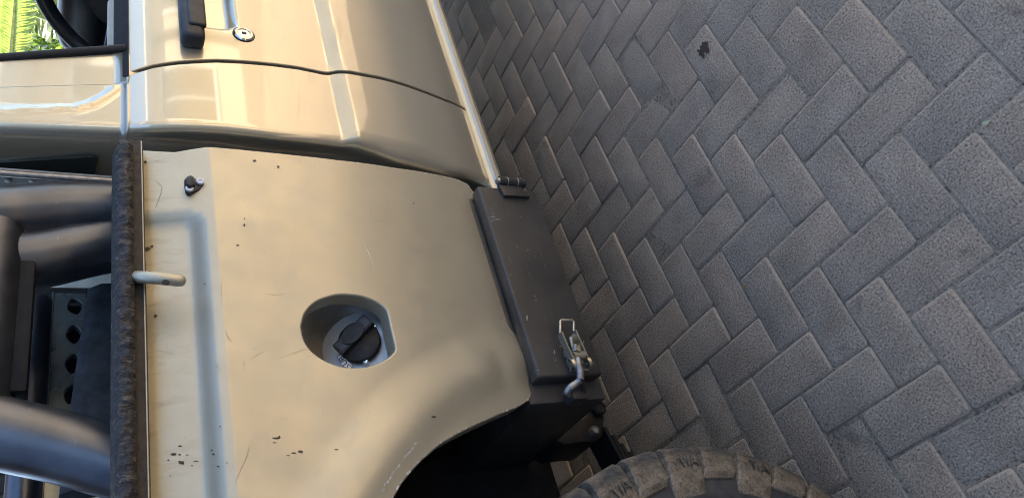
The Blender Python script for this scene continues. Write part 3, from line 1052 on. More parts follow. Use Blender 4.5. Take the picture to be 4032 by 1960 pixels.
for s in (-1, 1):
    prism('grip_recess', [cap_pt(s * (gl - 0.017), gsh - 0.0085, 0.0315), cap_pt(s * (gl - 0.003), gsh - 0.0085, 0.0315), cap_pt(s * (gl - 0.003), gsh + 0.0085, 0.0315), cap_pt(s * (gl - 0.017), gsh + 0.0085, 0.0315)], ca * 0.0012, M_INK, capo)
def on_plate(u, v, h=0.0):
    d = ray(u, v)
    t = (cc + ca * h - CAM).dot(ca) / d.dot(ca)
    return CAM + d * t
for zx, zy in ((905, 1005), (1005, 578)):
    p = on_plate((1150 + zx / 3.13) / KD, (1100 + zy / 3.13) / KD, 0.008)
    s_ = lathe('screw', [(0.0048, -0.01), (0.0048, 0.001), (0.0035, 0.0026), (0, 0.003)], p, ca, M_CHROME, bowl, seg=14)
    bm = bmesh.new()
    add_prism(bm, [p + gd * a + gs * c + ca * 0.0028 for a, c in ((-0.004, -0.0006), (0.004, -0.0006), (0.004, 0.0006), (-0.004, 0.0006))], ca * 0.0005)
    bm_obj('slot', bm, M_INK, bowl)
# SUB sticker, curved round the cap
lab = [(568, 950), (630, 922), (650, 960), (690, 1010), (738, 1052), (722, 1102), (672, 1100), (620, 1050), (585, 1002)]
lp = [on_plate((1150 + a / 3.13) / KD, (1100 + c / 3.13) / KD, 0.004) for a, c in lab]
bm = bmesh.new()
add_prism(bm, lp, ca * 0.0012)
stk = bm_obj('sticker', bm, M_LABEL, bowl)
def text_mesh(s, size, mat, name, parent, mw, depth=0.0003):
    cu = bpy.data.curves.new(name, 'FONT')
    cu.body = s; cu.size = size; cu.align_x = 'CENTER'; cu.align_y = 'CENTER'; cu.extrude = depth
    ob = bpy.data.objects.new('tmp', cu)
    COL.objects.link(ob)
    dg = bpy.context.evaluated_depsgraph_get()
    me = bpy.data.meshes.new_from_object(ob.evaluated_get(dg))
    bpy.data.objects.remove(ob); bpy.data.curves.remove(cu)
    me.transform(mw)
    me.materials.clear()
    return link(name, me, mat, parent)
for ch, (a, c) in (('S', (690, 1068)), ('U', (645, 1020)), ('B', (612, 972))):
    p = on_plate((1150 + a / 3.13) / KD, (1100 + c / 3.13) / KD, 0.0056)
    base = on_plate((1150 + 612 / 3.13) / KD, (1100 + 972 / 3.13) / KD, 0) - on_plate((1150 + 690 / 3.13) / KD, (1100 + 1068 / 3.13) / KD, 0)
    rx = base.normalized(); ry = ca.cross(rx)
    if ry.z < 0 and False: ry = -ry
    mw = Matrix(((rx.x, ry.x, ca.x, p.x), (rx.y, ry.y, ca.y, p.y), (rx.z, ry.z, ca.z, p.z), (0, 0, 0, 1)))
    text_mesh(ch, 0.0135, M_INK, 'letter', bowl, mw)

# bed rail cap with wrinkled rubber, a displaced tube-like section
r0, r1 = at(303, 357, BY - 0.012), at(305, 800, BY - 0.012)
zt = at(281, 800, BY + 0.02).z; zo = at(303, 800, BY - 0.014).z; zl = at(333, 800, BY - 0.012).z
RX0 = at(320, 356, BY - 0.01).x
sec = [(BY + 0.062, zt - 0.035), (BY + 0.062, zt - 0.008), (BY + 0.054, zt - 0.003), (BY + 0.040, zt - 0.001), (BY + 0.02, zt + 0.001), (BY - 0.004, zt - 0.003), (BY - 0.014, zo + 0.001), (BY - 0.0165, (zo * 2 + zl) / 3),
       (BY - 0.017, (zo + zl * 2) / 3), (BY - 0.016, zl + 0.002), (BY - 0.012, zl - 0.003), (BY - 0.002, zl - 0.004)]
from mathutils import noise as mnoise
bm = bmesh.new()
rows = []
xsr = np.arange(-1.25, RX0 + 0.001, 0.0032)
fine = []
for i in range(len(sec) - 1):
    m = 5 if 4 <= i <= 9 else 1
    for k in range(m):
        t = k / m
        fine.append((sec[i][0] + (sec[i + 1][0] - sec[i][0]) * t, sec[i][1] + (sec[i + 1][1] - sec[i][1]) * t, 1.0 if i >= 5 else 0.15))
fine.append((sec[-1][0], sec[-1][1], 0.3))
for x in xsr:
    row = []
    e = sstep(RX0, RX0 - 0.012, x)
    for y, z, w in fine:
        n1 = mnoise.noise(Vector((x * 120, y * 60, z * 45))) + 0.6 * mnoise.noise(Vector((x * 240, y * 120, z * 120 + 7)))
        d_ = 0.0042 * w * max(-0.6, n1) * e
        row.append(bm.verts.new((x, y - d_ + (1 - e) * 0.004, z - (1 - e) * 0.004 * (1 if z > zo else -0.5))))
    rows.append(row)
for a, c in zip(rows, rows[1:]):
    for i in range(len(fine) - 1):
        bm.faces.new((a[i], a[i + 1], c[i + 1], c[i]))
bm.faces.new(rows[-1])
rail = bm_obj('rail_cap', bm, M_RAIL, truck, angle=80)
# rusty folded seam below the rail
box('rail_flange', (-1.25, BY - 0.0035, bed_top - 0.001), (bf[0][0] - 0.002, BY + 0.05, zl + 0.004), M_RUST, truck, bev=0.002)
tube('bead_seam', [(-1.25, BY - 0.003, bed_top + 0.0015), (bf[0][0] - 0.004, BY - 0.003, bed_top + 0.0015)], 0.0012, M_BED, truck, seg=8)
# inside of the bed, floor, far side
box('bed_inner_wall', (-1.25, 0.150, 1.19), (0.89, 0.160, zt - 0.02), M_HEAD, truck)
fx_ = min(x for x, z in bf if z > 0.78 and x > 0.8) - 0.004
prism('bed_front_wall', [(fx_, bed_y(fx_, z) + 0.007, z) for z in np.linspace(0.74, 1.265, 22)] + [(fx_, 1.70, 1.265), (fx_, 1.70, 0.74)], (-0.008, 0, 0), M_UNDER, truck)
prism('gap_light_blocker', [(fx_ + 0.001, bed_y(fx_, z) + 0.026, z) for z in np.linspace(0.70, 1.265, 22)] + [(fx_ + 0.001, 1.68, 1.265), (fx_ + 0.001, 1.68, 0.70)], (0.026, 0, 0), M_UNDER, truck)  # added layer that narrows the cab gap to keep it dark
box('bed_floor', (-1.25, 0.45, 0.80), (0.85, 1.69, 0.84), M_HEAD, truck)
box('far_bed_side', (-1.25, 1.70, 0.72), (0.87, 1.76, 1.30), M_BED, truck, bev=0.008)
box('far_rail_cap', (-1.25, 1.66, 1.295), (0.87, 1.79, 1.33), M_RAIL, truck, bev=0.008)
box('tailgate', (-1.31, 0.0, 0.80), (-1.26, 1.74, 1.29), M_BED, truck, bev=0.008)

# rope hook
hx = at(352, 692, BY - 0.03); hend = at(462, 706, BY - 0.036)
pth = catmull([at(338, 697, BY + 0.004), at(352, 697, BY - 0.012), at(375, 698, BY - 0.022), at(412, 701, BY - 0.027), at(448, 705, BY - 0.027), at(466, 707.5, BY - 0.025)], 5)
rads = [0.0112] * (len(pth) - 5) + [0.0108, 0.0104, 0.0096, 0.0078, 0.0035]
bm = bmesh.new()
add_tube(bm, pth, rads, 16, flat=0.8)
hook = bm_obj('rope_hook', bm, M_BED, truck, angle=60)
cp_ = at(417, 709, BY - 0.036)
lathe('rust_spot', [(0.005, 0.0), (0.004, -0.0012), (0, -0.0016)], cp_ + Vector((0, 0.001, 0)), (0, 1, 0.1), M_RUST, hook, seg=9)

# small black bracket with two white rivets
def zc5(a, c): return ((650 + a / 5.0086) / KD, (600 + c / 5.0086) / KD)
cl = [(385, 520), (440, 460), (510, 440), (565, 470), (605, 515), (700, 525), (755, 545), (778, 590), (750, 650), (680, 725), (590, 765), (525, 795), (490, 812), (440, 790), (412, 740), (395, 650)]
yb = bed_y(0.83, 1.21)
bm = bmesh.new()
add_prism(bm, [at(*zc5(a, c), yb - 0.006) for a, c in cl][::-1], (0, 0.008, 0), 0.0025)
brk = bm_obj('tie_bracket', bm, M_BLACK, truck)
nb = [(400, 520), (445, 470), (510, 448), (560, 480), (590, 540), (600, 610), (540, 660), (450, 640), (405, 590)]
bm = bmesh.new()
add_prism(bm, [at(*zc5(a, c), yb - 0.016) for a, c in nb][::-1], (0, 0.014, 0), 0.005)
bm_obj('bracket_nose', bm, M_BLACK, brk)
for a, c in ((690, 575), (480, 712)):
    p = at(*zc5(a, c), yb - 0.008)
    lathe('rivet', [(0.0062, 0.001), (0.006, -0.0018), (0.0042, -0.0026), (0.0026, -0.002), (0.002, -0.0005), (0, -0.0005)], p, (0, 1, 0), M_WHITE, brk, seg=16)

# wear on the bed side: paint chips and scratches, a film thicker than the paint
def wear_poly(bm, u, v, ru, rv, seed, dy=-0.0006):
    rr_ = random.Random(seed)
    vs = []
    n = 11
    for k in range(n):
        a = 2 * math.pi * k / n
        q = rr_.uniform(0.55, 1.15)
        x, z = on(u + ru * q * math.cos(a), v + rv * q * math.sin(a), bed_y, BY)
        vs.append(bm.verts.new((x, bed_y(x, z) + dy, z)))
    bm.faces.new(vs)
bm = bmesh.new()
def z4(a, c): return ((500 + a / 1.3042) / KD, (1000 + c / 1.3042) / KD)
for i, (a, c, w, h) in enumerate(((237, 1027, 16, 8), (279, 1069, 18, 12), (272, 985, 10, 5), (270, 1029, 9, 5), (310, 1031, 8, 3), (212, 1057, 6, 4), (333, 1086, 5, 4), (435, 1007, 8, 6), (443, 1027, 8, 7), (469, 1090, 10, 4),
                                  (355, 1062, 16, 3), (222, 1138, 5, 3), (890, 1014, 16, 8), (855, 1020, 18, 4), (765, 944, 24, 5), (782, 940, 7, 8), (758, 967, 12, 3), (398, 153, 4, 4), (513, 1071, 6, 3), (1075, 1002, 12, 3), (828, 1033, 10, 2), (478, 885, 6, 3),
                                  (145, 320, 10, 12), (115, 90, 8, 5))):
    u_, v_ = z4(a, c)
    wear_poly(bm, u_, v_, w / 1.3042 / KD, h / 1.3042 / KD, i)
for i, (u_, v_, w, h) in enumerate(((615, 566, 3, 4), (615, 550, 2, 2), (598, 617, 5, 2), (368, 627, 10, 6), (365, 408, 4, 5), (382, 620, 5, 4), (640, 405, 5, 3), (700, 420, 4, 3), (1090, 1048, 9, 3), (1265, 720, 2, 5), (1040, 512, 3, 2))):
    wear_poly(bm, u_, v_, w, h, 100 + i)
tag(bm_obj('paint_chips', bm, M_CHIP, bed, smooth=False), kind='stuff')

def scratch(bm, pts, wd, dy=-0.0005):
    P_ = [on(u, v, bed_y, BY) for u, v in pts]
    prev = None
    for i, (x, z) in enumerate(P_):
        a = P_[max(0, i - 1)]; c = P_[min(len(P_) - 1, i + 1)]
        tx, tz = c[0] - a[0], c[1] - a[1]
        L_ = math.hypot(tx, tz) + 1e-9
        w = wd * (0.25 if i in (0, len(P_) - 1) else 1.0)
        nx, nz = -tz / L_ * w, tx / L_ * w
        cur = [bm.verts.new((x + nx, bed_y(x, z) + dy, z + nz)), bm.verts.new((x - nx, bed_y(x, z) + dy, z - nz))]
        if prev: bm.faces.new((prev[0], prev[1], cur[1], cur[0]))
        prev = cur
bm = bmesh.new()
for pts, w in (([(915, 615), (925, 632), (935, 655), (941, 672)], 0.0009), ([(931, 618), (936, 628)], 0.0006), ([(722, 640), (732, 634)], 0.0005), ([(1240, 540), (1262, 556)], 0.0006)):
    scratch(bm, pts, w)
rr_ = random.Random(4)
for k in range(46):      # rubbed edge of the wheel arch, short nicks that follow the rim
    t = rr_.random()
    u0, v0 = 962 + (1050 - 962) * t, 1236 - (1236 - 1108) * t ** 0.85
    u0 += rr_.gauss(0, 2.0); v0 += rr_.gauss(0, 2.0)
    scratch(bm, [(u0, v0), (u0 - 2, v0 + 3), (u0 - rr_.uniform(2, 5), v0 + rr_.uniform(4, 9))], rr_.uniform(0.0002, 0.0006))
for k in range(len(bf) - 1):      # bare metal showing along the lower lip and the arch
    if bf[k][1] > 1.0 and k < 20: continue
    for q in range(7):
        t = rr_.random()
        x_, z_ = bf[k][0] + (bf[k + 1][0] - bf[k][0]) * t, bf[k][1] + (bf[k + 1][1] - bf[k][1]) * t
        if rr_.random() < 0.35: continue
        w_ = rr_.uniform(0.0006, 0.0022)
        vs = []
        for a_ in range(7):
            aa = 2 * math.pi * a_ / 7
            xx, zz = x_ - 0.0012 + w_ * rr_.uniform(0.4, 1.5) * math.cos(aa), z_ + 0.0012 + w_ * rr_.uniform(0.4, 1.2) * math.sin(aa)
            vs.append(bm.verts.new((xx, bed_y(xx, zz) - 0.0005, zz)))
        bm.faces.new(vs)
for k in range(22):      # scuffed front edge
    u0 = rr_.uniform(700, 800)
    scratch(bm, [(u0, 392 + (u0 - 700) * 0.12), (u0 + rr_.uniform(-2, 4), 398 + (u0 - 700) * 0.12 + rr_.uniform(0, 8))], rr_.uniform(0.0002, 0.0006))
for k in range(10):
    u0 = rr_.uniform(1260, 1300)
    scratch(bm, [(u0, 1008 + (1285 - u0) * 0.35), (u0 + 6, 1006 + (1285 - u0) * 0.35)], rr_.uniform(0.0004, 0.001))
tag(bm_obj('pale_scratches', bm, M_SCR, bed, smooth=False), kind='stuff')
bm = bmesh.new()
sd_ = [([(628, 1120), (620, 1150), (606, 1180), (592, 1215)], 0.0007), ([(592, 1205), (600, 1190)], 0.0012), ([(700, 1056), (724, 1050)], 0.0006), ([(628, 905), (650, 890), (668, 882)], 0.0005), ([(520, 890), (545, 918), (556, 935)], 0.0006),
       ([(566, 830), (572, 846), (584, 860)], 0.0007), ([(568, 826), (570, 838)], 0.0006), ([(388, 452), (408, 470), (404, 490), (392, 520), (394, 545)], 0.0007), ([(380, 400), (392, 405), (420, 408)], 0.0005),
       ([(700, 730), (712, 724)], 0.0005), ([(738, 915), (741, 925)], 0.0006), ([(460, 440), (500, 452)], 0.0004), ([(690, 905), (760, 880), (800, 872)], 0.0004), ([(366, 890), (400, 882), (452, 893)], 0.0004), ([(376, 868), (388, 858), (396, 850)], 0.0006), ([(378, 880), (392, 877)], 0.0006),
       ([(640, 780), (655, 783)], 0.0005), ([(930, 560), (950, 556), (985, 558)], 0.0004), ([(664, 738), (690, 742), (720, 738)], 0.0004), ([(820, 1000), (850, 1003)], 0.0004), ([(560, 690), (556, 730), (560, 760)], 0.0004)]
for pts, w in sd_: scratch(bm, pts, w * 0.6)
for k in range(14):
    u0, v0 = rr_.uniform(540, 1180), rr_.uniform(430, 1150)
    a = rr_.uniform(0, 6.28); L_ = rr_.uniform(4, 16)
    if (u0 - 880) ** 2 / 150 ** 2 + (v0 - 835) ** 2 / 115 ** 2 < 1: continue
    if math.hypot(on(u0, v0, bed_y, BY)[0] - WC.x, on(u0, v0, bed_y, BY)[1] - WC.z) < ARCH_R + 0.05: continue
    scratch(bm, [(u0, v0), (u0 + L_ * math.cos(a), v0 + L_ * math.sin(a))], rr_.uniform(0.0002, 0.0004))
tag(bm_obj('dark_scratches', bm, M_SCRD, bed, smooth=False), kind='stuff')

# ------------------------------------------------------------------ locker under the bed
LK = 0.045
LX0, LX1, LZ0, LZ1, LY = at(1350, 950, LK).x, at(1200, 466, LK).x, at(1518, 935, LK).z, at(1275, 700, LK).z, LK
lk_body = box('tool_locker', (LX0 - 0.035, LY + 0.032, LZ0 - 0.012), (LX1 - 0.008, LY + 0.44, LZ1 + 0.012), M_BOX, truck, bev=0.004)
lid = box('locker_lid', (LX0, LY, LZ0), (LX1, LY + 0.031, LZ1), M_BOX, truck, bev=0.006, seg=3)
# hinge: barrel with knuckles, and a strap welded on the lid
hg0, hg1 = at(1255, 457, LK - 0.006), at(1318, 461, LK - 0.006)
hx_ = (hg0.x + hg1.x) / 2
hin = tube('lid_hinge', [(hx_, LK - 0.006, hg0.z), (hx_, LK - 0.006, hg1.z)], 0.0105, M_BLACK, truck, seg=16)
for z in (hg0.z - 0.018, hg1.z + 0.02):
    lathe('knuckle_line', [(0.0108, -0.0012), (0.0113, 0), (0.0108, 0.0012)], (hx_, LK - 0.006, z), (0, 0, 1), M_STEEL, hin, seg=16)
lathe('hinge_pin', [(0.008, 0.0), (0.0065, 0.005), (0, 0.008)], (hx_, LK - 0.006, hg0.z), (0, 0, 1), M_STEEL, hin, seg=12)
sA = [at(u, v, LK - 0.006) for u, v in ((1255, 470), (1312, 474), (1333, 496), (1268, 492))]
bm = bmesh.new()
add_prism(bm, [(sA[0].x + 0.006, LK - 0.008, sA[0].z), (sA[1].x + 0.006, LK - 0.008, sA[1].z), (sA[2].x, LK - 0.008, sA[2].z), (sA[3].x, LK - 0.008, sA[3].z)], (0, 0.0085, 0), 0.003)
bm_obj('hinge_strap', bm, M_BOX, truck)
# scuffs on the lid
bm = bmesh.new()
rr_ = random.Random(11)
for (u, v, w, h) in ((1240, 545, 9, 2), (1248, 552, 13, 2), (1238, 556, 4, 2), (1240, 538, 2, 2), (1300, 620, 3, 1), (1328, 628, 3, 1.2), (1322, 632, 2, 1), (1345, 645, 1.5, 2), (1345, 745, 5, 1), (1348, 755, 4, 1), (1290, 735, 6, 0.6), (1285, 690, 1, 5), (1262, 800, 1.5, 8),
                     (1270, 815, 1.5, 9), (1286, 842, 2, 4), (1290, 848, 2, 4), (1395, 885, 2, 6), (1398, 905, 3, 2), (1326, 800, 2, 9), (1410, 870, 2.5, 1.5), (1310, 545, 3, .7), (1352, 930, 10, 1), (1480, 925, 6, 1), (1468, 860, 2, 4)):
    vs = []
    for k in range(9):
        a = 2 * math.pi * k / 9; q = rr_.uniform(0.4, 1.1)
        p = at(u + w * q * math.cos(a), v + h * q * math.sin(a), LK - 0.0005)
        vs.append(bm.verts.new(p))
    bm.faces.new(vs)
tag(bm_obj('lid_scuffs', bm, simple('scuff_grey', (0.24, 0.225, 0.205), 0.6), lid, smooth=False), kind='stuff')

# over-centre latch
def zl4(a, c): return ((2100 + a / 2.503) / KD, (1200 + c / 2.503) / KD)
def L(a, c, y): return at(*zl4(a, c), y + LK)
latch = box('toggle_latch', *[tuple(v) for v in ((L(375, 600, -0.002).x - 0.012, LK - 0.0045, L(500, 520, -0.002).z), (L(345, 480, -0.002).x, LK - 0.0002, L(330, 560, -0.002).z))], M_ZINC, truck, bev=0.0015)
yv = -0.022
for arm in ([(265, 280), (300, 370), (340, 460), (385, 550), (400, 590)], [(400, 262), (440, 350), (480, 440), (520, 530), (540, 570)]):
    bm = bmesh.new()
    pp = [L(a, c, yv if i < 3 else yv + 0.004) for i, (a, c) in enumerate(arm)]
    prev = None
    for p in pp:
        cur = [bm.verts.new(p + Vector(o)) for o in ((0, -0.007, 0.0015), (0, 0.007, 0.0015), (0, 0.007, -0.0015), (0, -0.007, -0.0015))]
        if prev:
            for k in range(4): bm.faces.new((prev[k], prev[(k + 1) % 4], cur[(k + 1) % 4], cur[k]))
        else: bm.faces.new(cur[::-1])
        prev = cur
    bm.faces.new(prev)
    bm_obj('lever_arm', bm, M_ZINC, latch)
tube('lever_loop', [L(265, 285, yv), L(265, 160, yv), L(278, 150, yv), L(385, 152, yv), L(398, 162, yv), L(398, 262, yv)], 0.0026, M_ZINC, latch, seg=10)
tube('cross_barrel', [L(385, 503, yv + 0.002), L(495, 498, yv + 0.002)], 0.0085, M_ZINC, latch, seg=14)
tube('adjuster_nut', [L(422, 470, yv), L(418, 410, yv)], 0.0095, M_ZINC, latch, seg=6)
tube('spring_clip', [L(400, 400, yv + 0.008), L(375, 385, yv - 0.002), L(372, 350, yv - 0.004), L(400, 325, yv), L(410, 370, yv + 0.008)], 0.005, M_ZINC, latch, seg=8, flat=1.6)
for a, c in ((385, 590), (540, 570)):
    p = L(a, c, yv + 0.006)
    lathe('pivot_eye', [(0.011, -0.003), (0.011, 0.003), (0.006, 0.0035), (0, 0.003)], p, (0.2, -0.2, -0.9), M_ZINC, latch, seg=16)
bm = bmesh.new()
add_prism(bm, [L(a, c, -0.006) for a, c in ((330, 540), (385, 545), (385, 630), (362, 645), (345, 600))], (0, -0.010, 0), 0.001)
add_prism(bm, [L(a, c, -0.004) for a, c in ((292, 455), (320, 450), (345, 530), (300, 525))], (0, -0.008, 0), 0.001)
bm_obj('base_lug', bm, M_ZINC, latch)
tube('draw_bolt', catmull([L(438, 530, yv), L(448, 600, yv), L(462, 660, yv + 0.002), L(464, 735, yv + 0.006)], 4), 0.0068, M_STEEL, latch, seg=12)
tube('fork', catmull([L(464, 735, yv + 0.006), L(430, 765, yv + 0.012), L(370, 810, yv + 0.018), L(330, 860, yv + 0.026), L(345, 890, yv + 0.034)], 4), 0.0066, M_STEEL, latch, seg=12)
tube('fork', catmull([L(464, 735, yv + 0.006), L(482, 775, yv + 0.014), L(500, 830, yv + 0.024), L(478, 880, yv + 0.034)], 4), 0.0058, M_RUST, latch, seg=12)
kb = L(410, 890, 0.02)
box('keeper', (kb.x - 0.014, LK + 0.004, kb.z - 0.016), (kb.x + 0.012, LK + 0.034, kb.z + 0.016), M_BOX, truck, bev=0.003)

# ------------------------------------------------------------------ underbody, spring, wheel arch
box('chassis_rail', (-1.2, 0.42, 0.58), (2.6, 0.50, 0.74), M_UNDER, truck, bev=0.01)
box('far_chassis_rail', (-1.2, 1.24, 0.58), (2.6, 1.32, 0.74), M_UNDER, truck, bev=0.01)
bm = bmesh.new()
rows = []
for a in np.linspace(0.27, math.pi - 0.2, 30):
    rows.append([bm.verts.new((WC.x + (r_end + 0.012) * math.cos(a), y, WC.z + (r_end + 0.012) * math.sin(a))) for y in (0.10, 0.42)])
for a, c in zip(rows, rows[1:]): bm.faces.new((a[0], a[1], c[1], c[0]))
bm_obj('wheel_arch_liner', bm, M_UNDER, truck)
wall = box('inner_arch_panel', (-0.9, 0.40, at(1392, 1190, 0.40).z), (at(1392, 1135, 0.40).x + 0.02, 0.42, 1.2), M_UNDER, truck)
# spring hanger
hc_ = at(1470, 1075, 0.30)
hpts = [(1395, 1105), (1420, 1085), (1450, 1060), (1475, 1045), (1488, 1010), (1512, 1025), (1522, 1050), (1518, 1095), (1500, 1110), (1460, 1112), (1420, 1118)]
bm = bmesh.new()
add_prism(bm, [at(u, v, 0.26) for u, v in hpts][::-1], (0, 0.10, 0), 0.006)
hgr = bm_obj('spring_hanger', bm, simple('oily_black_steel', (0.012, 0.011, 0.010), 0.5, 0.0, spec=0.25, var=0.5, scale=60, bump=0.6, bscale=80), truck)
for u, v, r_ in ((1501, 1030, 0.017), (1490, 1087, 0.011)):
    p = at(u, v, 0.26)
    lathe('hanger_bolt', [(r_, 0.004), (r_, -0.012), (r_ * 0.75, -0.016), (r_ * 0.5, -0.012), (0, -0.012)], p, (0, 1, 0), M_STEEL if r_ < 0.012 else M_UNDER, hgr, seg=6 if r_ < 0.012 else 16)
# leaf spring
a0, a1 = at(1500, 1090, 0.29), at(1590, 1262, 0.29)
dirv = (a1 - a0).normalized()
spr = empty('leaf_spring', (a0.x, 0.29, a0.z), truck)
for k in range(4):
    off = Vector((0, 0, -0.010 * k))
    bm = bmesh.new()
    pts = []
    for t in np.linspace(0.0 + 0.02 * k, 0.55, 9):
        p = a0 + dirv * t + off + Vector((0, 0, -0.06 * t * t))
        pts.append(p)
    prev = None
    for p in pts:
        cur = [bm.verts.new((p.x, y, p.z + dz)) for y, dz in ((0.255, 0.0042), (0.325, 0.0042), (0.325, -0.0042), (0.255, -0.0042))]
        if prev:
            for q in range(4): bm.faces.new((prev[q], prev[(q + 1) % 4], cur[(q + 1) % 4], cur[q]))
        else: bm.faces.new(cur[::-1])
        prev = cur
    bm.faces.new(prev)
    bm_obj('spring_leaf', bm, M_UNDER, spr, smooth=False)
box('underbody_light_blocker', (-1.2, 1.40, 0.30), (2.3, 1.70, 0.70), M_UNDER, truck, bev=0.01)  # dark box added to cut the light reaching under the truck
tube('rear_axle', [(WC.x, 0.20, WC.z), (WC.x, 1.55, WC.z)], 0.05, M_UNDER, truck)

# ------------------------------------------------------------------ wheel
TY = -0.035      # outer face
TWD = 0.315
def tyre_profile():
    R = WR
    return [(0.235, TY + 0.045), (0.245, TY + 0.028), (0.275, TY + 0.018), (0.33, TY + 0.008), (0.375, TY + 0.006), (0.385, TY + 0.003), (0.392, TY + 0.004), (0.425, TY + 0.009), (0.455, TY + 0.02), (R - 0.022, TY + 0.036), (R - 0.014, TY + 0.06),
            (R - 0.012, TY + TWD / 2), (R - 0.014, TY + TWD - 0.06), (R - 0.022, TY + TWD - 0.036), (0.43, TY + TWD - 0.012), (0.375, TY + TWD - 0.004), (0.28, TY + TWD - 0.014), (0.235, TY + TWD - 0.045)]
def wheel(c, lugs=True):
    """a tyre with tread blocks and a rim, on the axle at c (outer side towards -Y)"""
    ty = lathe('tyre', [(rr, h) for rr, h in tyre_profile()], (c.x, c.y, c.z), (0, 1, 0), M_SIDE, truck, seg=96, angle=40)
    if lugs:
        n = 36
        def block_mesh(long, width, y0, y1, skew):
            bm = bmesh.new()
            R = WR
            half = width / 2
            # stations: from down the sidewall over the shoulder to the tread
            st = [(0.392 if long else 0.418, TY + 0.0045, 0.0), (0.430, TY + 0.0005, 0.2), (0.462, TY + 0.009, 0.45), (R - 0.009, TY + 0.024, 0.7), (R, TY + 0.048, 0.9), (R + 0.001, TY + 0.105, 1.25)]
            prev = None
            for rr, y, sk in st:
                dr = (0.014 if y < TY + 0.02 else 0.0)
                cur = []
                for a, inner in ((-half, 0), (half, 0), (half * 1.08, 1), (-half * 1.08, 1)):
                    ang = a / rr + skew * (sk - 0.5)
                    r2 = rr - (0.013 if inner and y > TY + 0.02 else 0.0)
                    y2 = y + (0.014 if inner else 0.0)
                    cur.append(bm.verts.new((r2 * math.sin(ang), y2, r2 * math.cos(ang))))
                if prev:
                    for q in range(4): bm.faces.new((prev[q], prev[(q + 1) % 4], cur[(q + 1) % 4], cur[q]))
                else: bm.faces.new(cur[::-1])
                prev = cur
            bm.faces.new(prev)
            bmesh.ops.recalc_face_normals(bm, faces=bm.faces[:])
            bmesh.ops.bevel(bm, geom=[e for e in bm.edges if e.calc_face_angle(0) > 0.9], offset=0.0022, segments=1, affect='EDGES')
            me = bpy.data.meshes.new('tread_block')
            bm.to_mesh(me); bm.free()
            me.polygons.foreach_set('use_smooth', [True] * len(me.polygons))
            me.set_sharp_from_angle(angle=math.radians(32))
            me.materials.append(M_TYRE)
            return me
        ma, mb = block_mesh(True, 0.070, 0, 0, 0.10), block_mesh(False, 0.067, 0, 0, 0.10)
        for k in range(n):
            a = 2 * math.pi * k / n
            o = bpy.data.objects.new('tread_block', ma if k % 2 else mb)
            COL.objects.link(o)
            o.parent = ty
            o.matrix_parent_inverse = Matrix.Translation(-pworld(ty))
            o.location = c
            o.rotation_euler = (0, a, 0)
        # centre tread, too fine to tell apart from here
        bm = bmesh.new()
        for k in range(n * 2):
            for row in range(2):
                a = 2 * math.pi * (k + 0.5 * row) / (n * 2)
                rot = Matrix.Translation(c) @ Matrix.Rotation(a, 4, 'Y') @ Matrix.Rotation(0.35 * (1 if row else -1), 4, 'Z')
                add_box(bm, (-0.016, TY + 0.125 + row * 0.075, WR - 0.014), (0.016, TY + 0.19 + row * 0.075, WR), 0, mat4=rot)
        tag(bm_obj('centre_tread', bm, M_TYRE, ty, smooth=False), kind='stuff')
        # lettering moulded on the shoulder blocks
        for k in range(n):
            if k % 2 == 0: continue
            a = 2 * math.pi * k / n
            rr, y = 0.448, TY - 0.0002
            p = Vector((rr * math.sin(a), y + 0.0022, rr * math.cos(a)))
            rx = Vector((math.cos(a), 0, -math.sin(a))); rz = Vector((0, -1, 0)) * 0.97 + Vector((math.sin(a), 0, math.cos(a))) * 0.22
            rz.normalize(); ry = rz.cross(rx)
            pw_ = p + c
            if pw_.x < -0.1 or pw_.z < 0.25: continue
            mw = Matrix(((rx.x, ry.x, rz.x, pw_.x), (rx.y, ry.y, rz.y, pw_.y), (rx.z, ry.z, rz.z, pw_.z), (0, 0, 0, 1)))
            text_mesh('T/A', 0.026, M_TYRE, 'lettering', ty, mw, 0.0012)
    rim = lathe('rim', [(0.236, TY + 0.048), (0.232, TY + 0.03), (0.222, TY + 0.035), (0.212, TY + 0.07), (0.17, TY + 0.10), (0.09, TY + 0.085), (0.06, TY + 0.06), (0.0, TY + 0.055)], (c.x, c.y, c.z), (0, 1, 0), M_BLACK, truck, seg=48)
    lathe('balance_weight', [(0.006, 0.0), (0.006, -0.003), (0, -0.003)], Vector((c.x + 0.10, TY + 0.029, c.z + 0.205)) , (0, 1, 0), M_WHITE, rim, seg=8)
wheel(Vector((WC.x, 0, WC.z)))
wheel(Vector((2.95, 0.03, WC.z)), False)

# ------------------------------------------------------------------ roll bar in the load bed
TR = 0.0475
YT = 0.15
def tp(u, v, y): 
    return at(u, v, y)
rb = empty('roll_bar', (0.6, YT, 0.86), truck)
c1 = [tp(-40, 545, YT), tp(60, 538, YT), tp(150, 531, YT), tp(220, 529, YT), tp(300, 530, YT)]
c1 = c1 + [Vector((c1[-1].x + 0.002, YT, 1.1)), Vector((c1[-1].x + 0.002, YT, 0.85))]
up = c1[0]
c1 = [Vector((up.x + 0.01, YT + 0.02, 1.62)), up] + c1[1:]
tube('main_hoop', catmull(c1, 8), TR, M_TUBE, rb, seg=28)
